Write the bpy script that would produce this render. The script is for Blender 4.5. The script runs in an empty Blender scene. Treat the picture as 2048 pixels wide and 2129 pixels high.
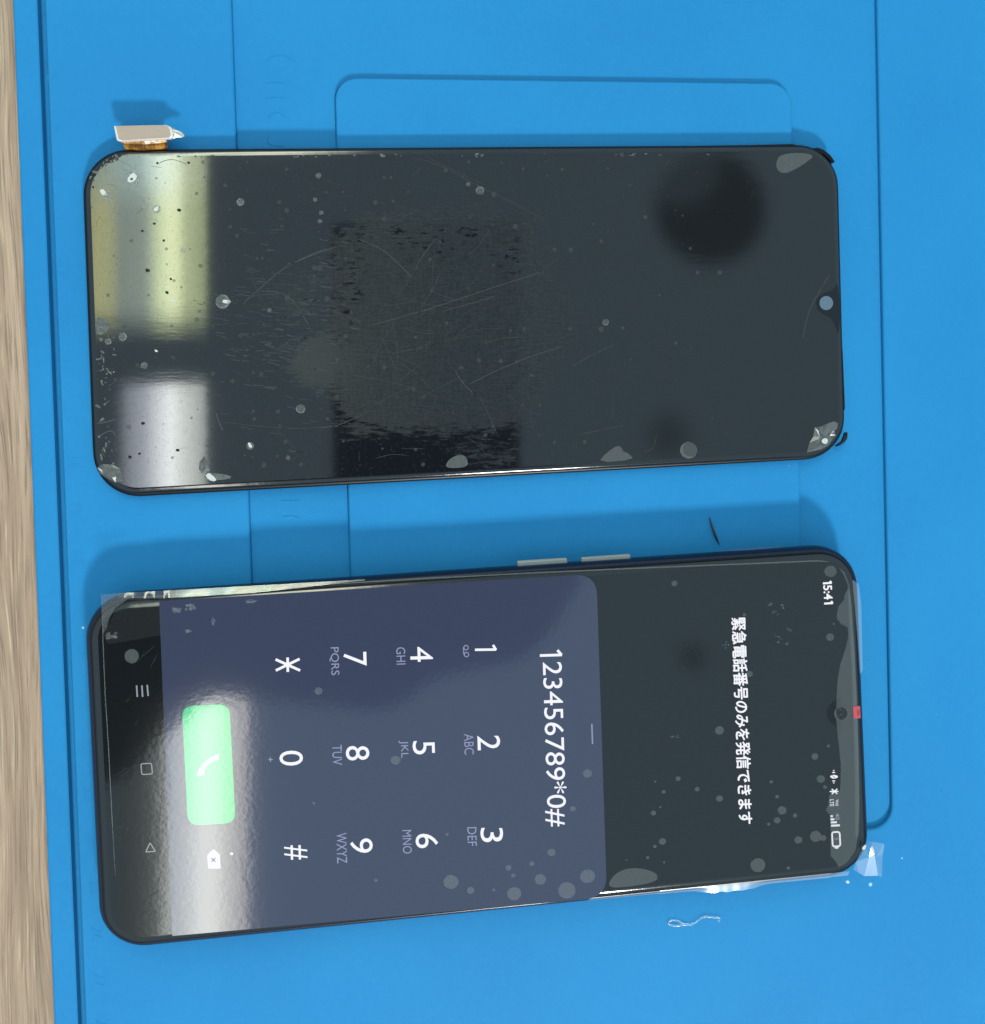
import bpy, bmesh, math, random
import numpy as np
from mathutils import Vector, Matrix

random.seed(7)
MM = 0.001
scene = bpy.context.scene
COL = scene.collection

# ------------------------------------------------------------------ camera
FPX, CW, CH = 2202.2, 2048.0, 2129.0
RA = (-0.0236, -0.1093, -0.0291)
HC = 224.25                                   # camera height above the mat, mm


def rot3(a):
    return (Matrix.Rotation(a[2], 3, 'Z') @ Matrix.Rotation(a[1], 3, 'Y') @ Matrix.Rotation(a[0], 3, 'X'))


CR = rot3(RA)
cam_d = bpy.data.cameras.new('camera')
cam_d.sensor_fit = 'HORIZONTAL'
cam_d.sensor_width = 36.0
cam_d.lens = 36.0 * FPX / CW
cam_d.clip_start = 0.005
cam_d.clip_end = 20.0
cam = bpy.data.objects.new('camera', cam_d)
COL.objects.link(cam)
cam.matrix_world = Matrix.Translation((0, 0, HC * MM)) @ CR.to_4x4()
scene.camera = cam


def U(px, py, z=0.0):
    """point (mm) on the level z that the measured position (px, py) stands on"""
    d = CR @ Vector(((px - CW / 2) / FPX, -(py - CH / 2) / FPX, -1.0))
    k = (z - HC) / d.z
    return Vector((d.x * k, d.y * k, z))


# ------------------------------------------------------------------ view
scene.view_settings.view_transform = 'Standard'
scene.view_settings.look = 'None'
scene.view_settings.exposure = 0.0
scene.view_settings.gamma = 1.0
scene.cycles.use_denoising = True
scene.cycles.max_bounces = 8
scene.cycles.transparent_max_bounces = 12


# ------------------------------------------------------------------ node helper
class NT:
    def __init__(self, tree):
        self.t = tree
        self.n = tree.nodes
        self.l = tree.links

    def new(self, typ, **kw):
        x = self.n.new(typ)
        for k, v in kw.items():
            setattr(x, k, v)
        return x

    def put(self, sock, v):
        if hasattr(v, 'is_output'):
            self.l.new(v, sock)
        elif v is not None:
            if isinstance(v, (tuple, list)) and len(v) == 3 and sock.type == 'RGBA':
                v = (*v, 1.0)
            sock.default_value = v

    def m(self, op, a, b=None, c=None, clamp=False):
        x = self.new('ShaderNodeMath', operation=op, use_clamp=clamp)
        self.put(x.inputs[0], a)
        if b is not None:
            self.put(x.inputs[1], b)
        if c is not None:
            self.put(x.inputs[2], c)
        return x.outputs[0]

    def step(self, x, a, b):
        """0 below a, 1 above b (smooth); a > b turns it round"""
        r = self.new('ShaderNodeMapRange', interpolation_type='SMOOTHSTEP')
        self.put(r.inputs[0], x)
        if a <= b:
            r.inputs[1].default_value, r.inputs[2].default_value = a, b
            r.inputs[3].default_value, r.inputs[4].default_value = 0, 1
        else:
            r.inputs[1].default_value, r.inputs[2].default_value = b, a
            r.inputs[3].default_value, r.inputs[4].default_value = 1, 0
        return r.outputs[0]

    def mul(self, *a):
        r = a[0]
        for b in a[1:]:
            r = self.m('MULTIPLY', r, b)
        return r

    def mix(self, f, a, b, typ='RGBA', blend='MIX'):
        x = self.new('ShaderNodeMix', data_type=typ)
        if typ == 'RGBA':
            x.blend_type = blend
            self.put(x.inputs[0], f)
            self.put(x.inputs[6], a)
            self.put(x.inputs[7], b)
            return x.outputs[2]
        self.put(x.inputs[0], f)
        self.put(x.inputs[2], a)
        self.put(x.inputs[3], b)
        return x.outputs[0]

    def ramp(self, f, stops):
        x = self.new('ShaderNodeValToRGB')
        e = x.color_ramp.elements
        while len(e) > 1:
            e.remove(e[-1])
        e[0].position = stops[0][0]
        e[0].color = (*stops[0][1], 1)
        for p, c in stops[1:]:
            q = e.new(p)
            q.color = (*c, 1)
        self.put(x.inputs[0], f)
        return x.outputs[0]

    def noise(self, vec, scale, detail=2.0, rough=0.5, dim='3D'):
        x = self.new('ShaderNodeTexNoise', noise_dimensions=dim)
        if vec is not None:
            self.l.new(vec, x.inputs['Vector'])
        x.inputs['Scale'].default_value = scale
        x.inputs['Detail'].default_value = detail
        x.inputs['Roughness'].default_value = rough
        return x.outputs[0]

    def mapping(self, vec, scale=(1, 1, 1), rot=(0, 0, 0), loc=(0, 0, 0)):
        x = self.new('ShaderNodeMapping')
        self.l.new(vec, x.inputs[0])
        x.inputs[1].default_value = loc
        x.inputs[2].default_value = rot
        x.inputs[3].default_value = scale
        return x.outputs[0]


def lin(*c):
    return tuple(((v / 255) / 12.92 if v / 255 <= 0.04045 else ((v / 255 + 0.055) / 1.055) ** 2.4) for v in c)


# ------------------------------------------------------------------ the room's light
# a workshop ceiling: soft grey-blue ceiling, rows of tube lamps, and the person with a phone who leans over the bench
world = bpy.data.worlds.new('World')
scene.world = world
world.use_nodes = True
try:
    world.cycles.sampling_method = 'MANUAL'
    world.cycles.sample_map_resolution = 2048
except Exception:
    pass
w = NT(world.node_tree)
w.n.clear()
tc = w.new('ShaderNodeTexCoord')
sep = w.new('ShaderNodeSeparateXYZ')
w.l.new(tc.outputs['Generated'], sep.inputs[0])
dz = w.m('MAXIMUM', sep.outputs[2], 0.02)
GX = w.m('DIVIDE', sep.outputs[0], dz)
GY = w.m('DIVIDE', sep.outputs[1], dz)


def g1(px, py):
    p = U(px, py, 2.9)
    return p.x / (HC - 2.9), p.y / (HC - 2.9)


def g2(px, py):
    p = U(px, py, 8.2)
    return p.x / (HC - 8.2), p.y / (HC - 8.2)


PXG = 9.82 * 224                                # about this many pixels per unit of ceiling slope


def gbox(gx, gy, x0, x1, y0, y1, s):
    return w.mul(w.step(gx, x0 - s, x0 + s), w.step(gx, x1 + s, x1 - s),
                 w.step(gy, y0 - s, y0 + s), w.step(gy, y1 + s, y1 - s))


def gdisc(cx, cy, r0, r1):
    d = w.m('SQRT', w.m('ADD', w.m('POWER', w.m('SUBTRACT', GX, cx), 2.0), w.m('POWER', w.m('SUBTRACT', GY, cy), 2.0)))
    return w.step(d, r1, r0)


AMB = (0.735, 1.055, 1.265)
low = w.step(sep.outputs[2], 0.05, 0.55)
base = w.mix(low, (0.40, 0.56, 0.64), AMB)
# soft dark discs in the environment, mirrored by the two screens
cx, cy = g1(1478, 432)
k1 = gdisc(cx, cy, 92 / PXG, 150 / PXG)
cx, cy = g1(1410, 340)
k1 = w.mul(k1, w.m('SUBTRACT', 1.0, w.mul(0.45, gdisc(cx, cy, 60 / PXG, 120 / PXG))))
cx, cy = g1(1390, 905)
k2 = gdisc(cx, cy, 10 / PXG, 80 / PXG)
cx, cy = g2(1440, 1365)
k3 = gdisc(cx, cy, 4 / PXG, 50 / PXG)
base = w.mix(w.mul(k1, 0.82), base, (0.12, 0.15, 0.13))
base = w.mix(w.mul(k2, 0.45), base, (0.12, 0.15, 0.13))
base = w.mix(w.mul(k3, 0.60), base, (0.12, 0.15, 0.13))

# first lamp row (greenish old tube), second (white), third
S = 0.0


def strip(x0, x1, y0, y1, g, stops, skew, ysoft):
    """a tube lamp in its tray; stops are (px across, display colour)"""
    ym = (y0 + y1) / 2
    a, gyc = g(x0, ym)
    b, _ = g(x1, ym)
    gx = w.m('SUBTRACT', GX, w.m('MULTIPLY', w.m('SUBTRACT', GY, gyc), skew))
    t = w.m('DIVIDE', w.m('SUBTRACT', gx, a), b - a, clamp=True)
    st = [((p - x0) / (x1 - x0), tuple(v / 0.04 / 25 for v in lin(*c))) for p, c in stops]
    colr = w.ramp(t, st)
    gt, gb = g(x0, y0)[1], g(x0, y1)[1]
    s = ysoft / PXG
    mask = w.mul(w.step(gx, a - 2 / PXG, a + 30 / PXG), w.step(gx, b + 3 / PXG, b - 3 / PXG),
                 w.step(GY, gb - s, gb + s), w.step(GY, gt + 20 / PXG, gt - 20 / PXG))
    return mask, colr


RES = []
m1, c1 = strip(150, 429, -1100, 672, g1, [(150, (120, 118, 85)), (200, (158, 160, 118)), (232, (150, 154, 118)), (246, (118, 130, 124)), (300, (128, 140, 132)),
                                       (330, (200, 215, 172)), (352, (228, 238, 190)), (372, (214, 224, 176)),
                                       (380, (170, 180, 142)), (429, (140, 152, 118))], 0.035, 46)
m2, c2 = strip(238, 429, 800, 1075, g1, [(238, (92, 96, 104)), (300, (150, 156, 164)), (330, (205, 210, 214)), (356, (238, 242, 242)),
                                        (378, (205, 210, 206)), (429, (150, 156, 152))], 0.035, 44)
m3, c3 = strip(235, 514, 1460, 2900, g2, [(235, (46, 52, 52)), (318, (72, 78, 78)), (334, (104, 110, 110)), (346, (172, 176, 174)), (356, (184, 188, 186)), (385, (192, 194, 192)),
                                         (415, (238, 238, 228)), (446, (236, 236, 226)), (470, (196, 194, 184)), (514, (160, 156, 150))], 0.04, 8)
# the person's hand holding the camera phone, seen in the lower phone
cu = w.new('ShaderNodeFloatCurve')
pts = [(120, 1640), (250, 1620), (300, 1575), (345, 1530), (375, 1505), (415, 1468), (450, 1452), (515, 1452), (600, 1460), (700, 1470), (790, 1476), (850, 1452), (900, 1415),
       (1000, 1388), (1080, 1370), (1130, 1330), (1180, 1255), (1215, 1190), (1235, 1120), (1250, 1050)]
gxa, _ = g2(120, 1400)
gxb, _ = g2(1250, 1400)
gya = g2(700, 1700)[1]
gyb = g2(700, 1000)[1]
mp = cu.mapping.curves[0]
nrm = [((g2(*p)[0] - gxa) / (gxb - gxa), (g2(*p)[1] - gya) / (gyb - gya)) for p in pts]
mp.points[0].location = nrm[0]
mp.points[1].location = nrm[-1]
for q in nrm[1:-1]:
    mp.points.new(*q)
cu.mapping.update()
w.put(cu.inputs[1], w.m('DIVIDE', w.m('SUBTRACT', GX, gxa), gxb - gxa, clamp=True))
bnd = w.m('ADD', w.m('MULTIPLY', cu.outputs[0], gyb - gya), gya)
hand = w.mul(w.step(w.m('SUBTRACT', GY, bnd), -12 / PXG, 14 / PXG), w.step(GX, gxb + 12 / PXG, gxb - 12 / PXG),
             w.step(GY, g2(700, 1085)[1] + 8 / PXG, g2(700, 1085)[1] - 8 / PXG), w.step(GX, g2(60, 1400)[0], g2(190, 1400)[0]))
# the camera phone itself, seen in the loose screen
a0, b0 = (g1(692, 900)[0], g1(700, 465)[1]), (g1(1081, 900)[0], g1(1000, 1090)[1])
slab = gbox(w.m('SUBTRACT', GX, w.m('MULTIPLY', w.m('SUBTRACT', GY, g1(900, 900)[1]), 0.03)), GY, a0[0], b0[0], b0[1], a0[1], 5 / PXG)

v = w.new('ShaderNodeVectorMath', operation='SCALE')


def scaled(c, k):
    v = w.new('ShaderNodeVectorMath', operation='SCALE')
    w.l.new(c, v.inputs[0])
    v.inputs[3].default_value = k
    return v.outputs[0]


cool = w.step(GY, g1(300, 455)[1], g1(300, 345)[1])
cgx = w.m('DIVIDE', w.m('SUBTRACT', GX, g1(150, 350)[0]), g1(429, 350)[0] - g1(150, 350)[0], clamp=True)
ccol = w.ramp(cgx, [(p_, tuple(q_ / 0.04 / 25 for q_ in lin(*k_))) for p_, k_ in ((0.0, (120, 130, 112)), (0.3, (140, 158, 150)), (0.5, (150, 174, 172)), (0.66, (228, 246, 232)), (0.78, (226, 240, 212)), (0.84, (182, 192, 160)), (1.0, (150, 162, 134)))])
c1 = w.mix(w.mul(cool, 0.9), c1, ccol)
far = gbox(GX, GY, g2(215, 1240)[0], g2(660, 1240)[0], 0.36, 1.7, 0.06)  # bright patch added to the environment for highlights on the far glass edges
base = w.mix(far, base, (15.0, 15.2, 12.0))
c = w.mix(m1, base, scaled(c1, 25.0))
c = w.mix(m2, c, scaled(c2, 25.0))
c = w.mix(m3, c, scaled(c3, 21.0))
c = w.mix(w.mul(slab, 0.93), c, (0.06, 0.07, 0.14))
c = w.mix(w.mul(hand, 0.94), c, (0.10, 0.13, 0.15))
bg = w.new('ShaderNodeBackground')
w.l.new(c, bg.inputs[0])
bg.inputs[1].default_value = 1.0
wo = w.new('ShaderNodeOutputWorld')
w.l.new(bg.outputs[0], wo.inputs[0])

# bench lamp: comes from the near side (bottom of the photo), throws the sharp shadows
ld = bpy.data.lights.new('bench_lamp', 'AREA')
ld.shape = 'RECTANGLE'
ld.size = 0.40
ld.size_y = 0.23
ld.energy = 164.0
ld.color = (1.0, 0.97, 0.93)
lo = bpy.data.objects.new('bench_lamp', ld)
COL.objects.link(lo)
lo.location = (0.52, -2.62, 1.80)
lo.rotation_euler = (Vector((0.02, -0.03, 0)) - lo.location).to_track_quat('-Z', 'Y').to_euler()


# ------------------------------------------------------------------ materials
def mat(name):
    m = bpy.data.materials.new(name)
    m.use_nodes = True
    t = NT(m.node_tree)
    b = t.n['Principled BSDF']
    return m, t, b


def simple(name, colr, rough=0.5, metal=0.0, spec=0.5, emit=None, es=1.0, bump=None):
    m, t, b = mat(name)
    t.put(b.inputs['Base Color'], colr)
    b.inputs['Roughness'].default_value = rough
    b.inputs['Metallic'].default_value = metal
    b.inputs['Specular IOR Level'].default_value = spec
    if emit:
        t.put(b.inputs['Emission Color'], emit)
        b.inputs['Emission Strength'].default_value = es
    if bump:
        sc_, st, dist = bump
        co = t.new('ShaderNodeTexCoord')
        nz = t.noise(co.outputs['Object'], sc_, 2.0, 0.5)
        bp = t.new('ShaderNodeBump')
        bp.inputs['Strength'].default_value = st
        bp.inputs['Distance'].default_value = dist
        t.l.new(nz, bp.inputs['Height'])
        t.l.new(bp.outputs[0], b.inputs['Normal'])
    return m


def make_mat_blue():
    m, t, b = mat('silicone_blue')
    co = t.new('ShaderNodeTexCoord').outputs['Object']
    n1 = t.noise(co, 14.0, 3.0, 0.6)
    n2 = t.noise(co, 900.0, 2.0, 0.6)
    colr = t.mix(t.step(n1, 0.3, 0.7), (0.0056, 0.118, 0.279), (0.0076, 0.132, 0.297))
    colr = t.mix(t.mul(0.10, t.step(n2, 0.35, 0.75)), colr, (0.014, 0.19, 0.36))
    sc_n = t.noise(t.mapping(co, (240, 34, 1), (0, 0, 0.7)), 1.0, 4.0, 0.7)
    sc_m = t.noise(co, 30.0, 2.0, 0.5)
    colr = t.mix(t.mul(0.22, t.step(sc_n, 0.60, 0.78), t.step(sc_m, 0.48, 0.62)), colr, (0.030, 0.19, 0.34))
    # white lint and dark grit caught on the rubber
    vo = t.new('ShaderNodeTexVoronoi', feature='F1')
    t.l.new(t.mapping(co, (1, 1.0, 0.0)), vo.inputs['Vector'])
    vo.inputs['Scale'].default_value = 120.0
    dist = vo.outputs['Distance']
    sx = t.new('ShaderNodeSeparateColor')
    t.l.new(vo.outputs['Color'], sx.inputs[0])
    warp = t.m('ADD', dist, t.m('MULTIPLY', t.m('SUBTRACT', n2, 0.5), 0.06))
    sp = t.mul(t.m('LESS_THAN', warp, t.m('MULTIPLY', t.m('POWER', sx.outputs[1], 2.0), 0.055)), t.m('GREATER_THAN', sx.outputs[0], 0.80))
    dk = t.mul(t.step(warp, 0.05, 0.015), t.m('LESS_THAN', sx.outputs[0], 0.05))
    colr = t.mix(t.mul(sp, 0.55), colr, (0.32, 0.50, 0.60))
    colr = t.mix(t.mul(dk, 0.6), colr, (0.005, 0.05, 0.13))
    t.l.new(colr, b.inputs['Base Color'])
    t.put(b.inputs['Roughness'], t.m('ADD', 0.62, t.m('MULTIPLY', n1, 0.14)))
    b.inputs['Specular IOR Level'].default_value = 0.16
    bp = t.new('ShaderNodeBump')
    bp.inputs['Strength'].default_value = 0.12
    bp.inputs['Distance'].default_value = 0.0002
    t.l.new(n2, bp.inputs['Height'])
    t.l.new(bp.outputs[0], b.inputs['Normal'])
    return m


def make_wood():
    m, t, b = mat('oak_laminate')
    co = t.new('ShaderNodeTexCoord').outputs['Object']
    wp = t.noise(t.mapping(co, (60, 8, 1)), 1.0, 2.0, 0.5)
    off = t.new('ShaderNodeCombineXYZ')
    t.l.new(t.m('MULTIPLY', t.m('SUBTRACT', wp, 0.5), 0.012), off.inputs[0])
    vv = t.new('ShaderNodeVectorMath', operation='ADD')
    t.l.new(co, vv.inputs[0])
    t.l.new(off.outputs[0], vv.inputs[1])
    fine = t.noise(t.mapping(vv.outputs[0], (2900, 48, 1)), 1.0, 4.0, 0.65)
    mid = t.noise(t.mapping(vv.outputs[0], (420, 18, 1)), 1.0, 3.0, 0.6)
    big = t.noise(t.mapping(co, (45, 9, 1)), 1.0, 2.0, 0.5)
    base = t.ramp(t.step(mid, 0.28, 0.72), [(0.0, (0.165, 0.110, 0.075)), (0.5, (0.225, 0.155, 0.105)), (1.0, (0.285, 0.203, 0.142))])
    base = t.mix(t.mul(0.55, t.step(big, 0.42, 0.68)), base, (0.170, 0.120, 0.080))
    pores = t.step(fine, 0.49, 0.37)
    base = t.mix(t.mul(pores, 0.68), base, (0.088, 0.066, 0.044))
    hi = t.step(fine, 0.56, 0.70)
    base = t.mix(t.mul(hi, 0.7), base, (0.37, 0.275, 0.185))
    t.l.new(base, b.inputs['Base Color'])
    b.inputs['Roughness'].default_value = 0.45
    b.inputs['Specular IOR Level'].default_value = 0.3
    bp = t.new('ShaderNodeBump')
    bp.inputs['Strength'].default_value = 0.3
    bp.inputs['Distance'].default_value = 0.0002
    t.l.new(fine, bp.inputs['Height'])
    t.l.new(bp.outputs[0], b.inputs['Normal'])
    return m


def make_worn_glass():
    """the loose screen's face: black gloss, scuffed grey in the middle, dusty all over (UV = position on the face)"""
    m, t, b = mat('worn_screen_glass')
    uv = t.new('ShaderNodeUVMap')
    uv.uv_map = 'face'
    p = uv.outputs[0]
    s = t.new('ShaderNodeSeparateXYZ')
    t.l.new(p, s.inputs[0])
    X, Y = s.outputs[0], s.outputs[1]

    def ell(cx, cy, rx, ry, k, inner=0.25):
        d = t.m('SQRT', t.m('ADD', t.m('POWER', t.m('DIVIDE', t.m('SUBTRACT', X, cx), rx), 2.0),
                            t.m('POWER', t.m('DIVIDE', t.m('SUBTRACT', Y, cy), ry), 2.0)))
        return t.mul(k, t.step(d, 1.0, inner))

    warpn = t.noise(t.mapping(p, (9, 9, 1)), 1.0, 3.0, 0.6)
    def box(cx, cy, rx, ry, k, inner, pw=4.0):
        d = t.m('POWER', t.m('ADD', t.m('POWER', t.m('ABSOLUTE', t.m('DIVIDE', t.m('SUBTRACT', X, cx), rx)), pw),
                             t.m('POWER', t.m('ABSOLUTE', t.m('DIVIDE', t.m('SUBTRACT', Y, cy), ry)), pw)), 1.0 / pw)
        return t.mul(k, t.step(d, 1.0, inner))

    D = box(0.885, 0.665, 0.300, 0.300, 1.0, 0.55)
    D = t.m('MAXIMUM', D, ell(0.665, 0.745, 0.160, 0.115, 0.95, 0.1))
    D = t.m('MAXIMUM', D, ell(0.60, 0.61, 0.20, 0.15, 0.46, 0.1))
    D = t.m('MAXIMUM', D, ell(0.76, 0.86, 0.24, 0.10, 0.55, 0.2))
    D = t.m('MAXIMUM', D, ell(0.98, 0.94, 0.14, 0.07, 0.50, 0.2))
    D = t.m('MAXIMUM', D, ell(1.10, 0.66, 0.24, 0.24, 0.50, 0.1))
    D = t.m('MAXIMUM', D, ell(0.63, 0.40, 0.20, 0.07, 0.42, 0.1))
    D = t.m('MAXIMUM', D, ell(0.88, 0.47, 0.26, 0.06, 0.62, 0.1))
    D = t.m('ADD', D, t.m('MULTIPLY', t.m('SUBTRACT', warpn, 0.5), 0.85))
    dr = t.m('POWER', t.m('ADD', t.m('POWER', t.m('ABSOLUTE', t.m('DIVIDE', t.m('SUBTRACT', X, 0.882), 0.210)), 5.0),
                          t.m('POWER', t.m('ABSOLUTE', t.m('DIVIDE', t.m('SUBTRACT', Y, 0.735), 0.275)), 5.0)), 0.2)
    ringm = t.mul(t.step(dr, 0.66, 0.86), t.step(dr, 1.05, 0.93))
    lump = t.step(t.noise(t.mapping(p, (15, 15, 1), (0, 0, 0.4), (4, 9, 0)), 1.0, 2.0, 0.6), 0.38, 0.60)
    st1 = t.noise(t.mapping(p, (40, 135, 1), (0, 0, 0.10)), 1.0, 3.0, 0.6)
    st2 = t.noise(t.mapping(p, (22, 260, 1), (0, 0, -0.12), (3, 1, 0)), 1.0, 2.0, 0.6)
    flake = t.m('ADD', t.m('ADD', t.m('MULTIPLY', st1, 0.60), t.m('MULTIPLY', st2, 0.25)), t.m('MULTIPLY', t.noise(t.mapping(p, (120, 190, 1), (0, 0, 0.6)), 1.0, 3.0, 0.7), 0.15))
    val = t.m('SUBTRACT', t.m('ADD', flake, t.m('MULTIPLY', D, 0.50)), 0.74)
    fl = t.noise(t.mapping(p, (46, 125, 1), (0, 0, 0.15), (1, 6, 0)), 1.0, 2.0, 0.6)
    hole = t.mul(t.step(fl, 0.545, 0.60), ringm, lump, t.step(Y, 0.74, 0.64))
    haze = t.mul(t.step(val, -0.07, 0.10), t.step(D, 0.10, 0.35), t.m('SUBTRACT', 1.0, hole))
    grain = t.noise(t.mapping(p, (160, 260, 1)), 1.0, 4.0, 0.7)
    hz2 = t.m('ADD', t.m('MULTIPLY', t.noise(t.mapping(p, (30, 260, 1), (0, 0, 0.25), (7, 2, 0)), 1.0, 4.0, 0.75), 0.6), t.m('MULTIPLY', t.noise(t.mapping(p, (200, 24, 1), (0, 0, 0.1), (2, 5, 0)), 1.0, 4.0, 0.75), 0.4))
    tone = t.m('ADD', t.m('MULTIPLY', grain, 0.5), t.m('MULTIPLY', hz2, 0.7))
    bright = ell(0.62, 0.745, 0.16, 0.14, 1.0, 0.0)
    hcol = t.mix(t.step(tone, 0.42, 0.78), (0.0105, 0.0138, 0.0160), (0.0250, 0.0285, 0.0310))
    hcol = t.mix(t.mul(0.75, t.step(X, 0.95, 0.70)), hcol, t.mix(t.step(tone, 0.42, 0.78), (0.0145, 0.0172, 0.0180), (0.0310, 0.0338, 0.0335)))
    hcol = t.mix(t.mul(bright, 0.6), hcol, (0.034, 0.0365, 0.0345))
    # very fine rubbing haze everywhere on the left two thirds, and specks of dust
    rub = t.noise(t.mapping(p, (240, 60, 1), (0, 0, 0.1)), 1.0, 4.0, 0.7)
    film = t.mul(t.step(rub, 0.42, 0.80), t.step(X, 1.45, 0.25), 0.75)
    vo = t.new('ShaderNodeTexVoronoi', feature='F1')
    t.l.new(t.mapping(p, (1, 1, 0)), vo.inputs['Vector'])
    vo.inputs['Scale'].default_value = 62.0
    vc = t.new('ShaderNodeSeparateColor')
    t.l.new(vo.outputs['Color'], vc.inputs[0])
    rad = t.m('MULTIPLY', t.m('POWER', vc.outputs[1], 4.0), 0.30)
    dn = t.m('ADD', vo.outputs['Distance'], t.m('MULTIPLY', t.m('SUBTRACT', grain, 0.5), 0.12))
    dot = t.mul(t.m('LESS_THAN', dn, t.m('ADD', rad, 0.06)), t.m('GREATER_THAN', vc.outputs[0], t.m('ADD', 0.22, t.m('MULTIPLY', X, 0.48))))
    vo2 = t.new('ShaderNodeTexVoronoi', feature='F1')
    t.l.new(t.mapping(p, (1, 2.2, 0), (0, 0, 0.5)), vo2.inputs['Vector'])
    vo2.inputs['Scale'].default_value = 150.0
    vc2 = t.new('ShaderNodeSeparateColor')
    t.l.new(vo2.outputs['Color'], vc2.inputs[0])
    dot2 = t.mul(t.step(vo2.outputs['Distance'], 0.26, 0.14), t.m('GREATER_THAN', vc2.outputs[0], t.m('ADD', 0.36, t.m('MULTIPLY', X, 0.42))), 0.8)
    dust = t.m('MAXIMUM', t.mul(dot, 0.55), t.mul(dot2, 0.5))

    t.put(b.inputs['Base Color'], (0.0022, 0.0026, 0.0032))
    b.inputs['Roughness'].default_value = 0.042
    b.inputs['Specular IOR Level'].default_value = 0.5
    bp = t.new('ShaderNodeBump')
    bp.inputs['Strength'].default_value = 0.022
    bp.inputs['Distance'].default_value = 0.0002
    t.l.new(t.m('ADD', t.noise(t.mapping(p, (6, 26, 1)), 1.0, 3.0, 0.6), t.m('MULTIPLY', t.noise(t.mapping(p, (45, 190, 1), (0, 0, 0.15)), 1.0, 3.0, 0.7), 0.25)), bp.inputs['Height'])
    t.l.new(bp.outputs[0], b.inputs['Normal'])

    dif = t.new('ShaderNodeBsdfDiffuse')
    t.l.new(hcol, dif.inputs[0])
    m1 = t.new('ShaderNodeMixShader')
    t.put(m1.inputs[0], t.m('MINIMUM', 0.9, t.m('ADD', t.mul(haze, 0.82), t.mul(film, 0.22))))
    t.l.new(b.outputs[0], m1.inputs[1])
    t.l.new(dif.outputs[0], m1.inputs[2])
    d2 = t.new('ShaderNodeBsdfDiffuse')
    t.put(d2.inputs[0], (0.040, 0.042, 0.036))
    m2 = t.new('ShaderNodeMixShader')
    t.l.new(dust, m2.inputs[0])
    t.l.new(m1.outputs[0], m2.inputs[1])
    t.l.new(d2.outputs[0], m2.inputs[2])
    t.l.new(m2.outputs[0], t.n['Material Output'].inputs[0])
    return m


def make_flex():
    m, t, b = mat('orange_flex')
    co = t.new('ShaderNodeTexCoord').outputs['Object']
    tr = t.noise(t.mapping(co, (2600, 160, 1)), 1.0, 1.0, 0.5)
    cr = t.noise(co, 380.0, 2.0, 0.6)
    colr = t.mix(t.step(tr, 0.44, 0.52), (0.17, 0.070, 0.010), (0.38, 0.185, 0.035))
    colr = t.mix(t.mul(0.75, t.step(cr, 0.50, 0.40)), colr, (0.050, 0.018, 0.005))
    t.l.new(colr, b.inputs['Base Color'])
    b.inputs['Roughness'].default_value = 0.32
    b.inputs['Specular IOR Level'].default_value = 0.6
    bp = t.new('ShaderNodeBump')
    bp.inputs['Strength'].default_value = 0.5
    bp.inputs['Distance'].default_value = 0.0006
    t.l.new(cr, bp.inputs['Height'])
    t.l.new(bp.outputs[0], b.inputs['Normal'])
    return m




def make_display(name, emit=None):
    """lit display under a clear film with a slight orange peel"""
    m, t, b = mat(name)
    t.put(b.inputs['Base Color'], (0.002, 0.0025, 0.003))
    b.inputs['Roughness'].default_value = 0.06
    b.inputs['Specular IOR Level'].default_value = 0.5
    if emit:
        t.put(b.inputs['Emission Color'], emit)
        b.inputs['Emission Strength'].default_value = 1.0
    co = t.new('ShaderNodeTexCoord').outputs['Object']
    n = t.m('ADD', t.noise(co, 1050.0, 1.5, 0.5), t.m('MULTIPLY', t.noise(co, 420.0, 1.0, 0.5), 0.8))
    bp = t.new('ShaderNodeBump')
    bp.inputs['Strength'].default_value = 0.0075
    bp.inputs['Distance'].default_value = 0.00035
    t.l.new(n, bp.inputs['Height'])
    t.l.new(bp.outputs[0], b.inputs['Normal'])
    return m


def make_clear(name, fac, diff, rough=0.12, gl=0.35):
    """clear plastic: mostly see-through, a little milky, shiny"""
    m, t, b = mat(name)
    tr = t.new('ShaderNodeBsdfTransparent')
    df = t.new('ShaderNodeBsdfDiffuse')
    t.put(df.inputs[0], diff)
    gs = t.new('ShaderNodeBsdfGlossy')
    gs.inputs['Roughness'].default_value = rough
    t.put(gs.inputs[0], (0.9, 0.9, 0.9))
    a = t.new('ShaderNodeMixShader')
    a.inputs[0].default_value = gl
    t.l.new(df.outputs[0], a.inputs[1])
    t.l.new(gs.outputs[0], a.inputs[2])
    o = t.new('ShaderNodeMixShader')
    o.inputs[0].default_value = fac
    t.l.new(tr.outputs[0], o.inputs[1])
    t.l.new(a.outputs[0], o.inputs[2])
    t.l.new(o.outputs[0], t.n['Material Output'].inputs[0])
    return m


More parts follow.
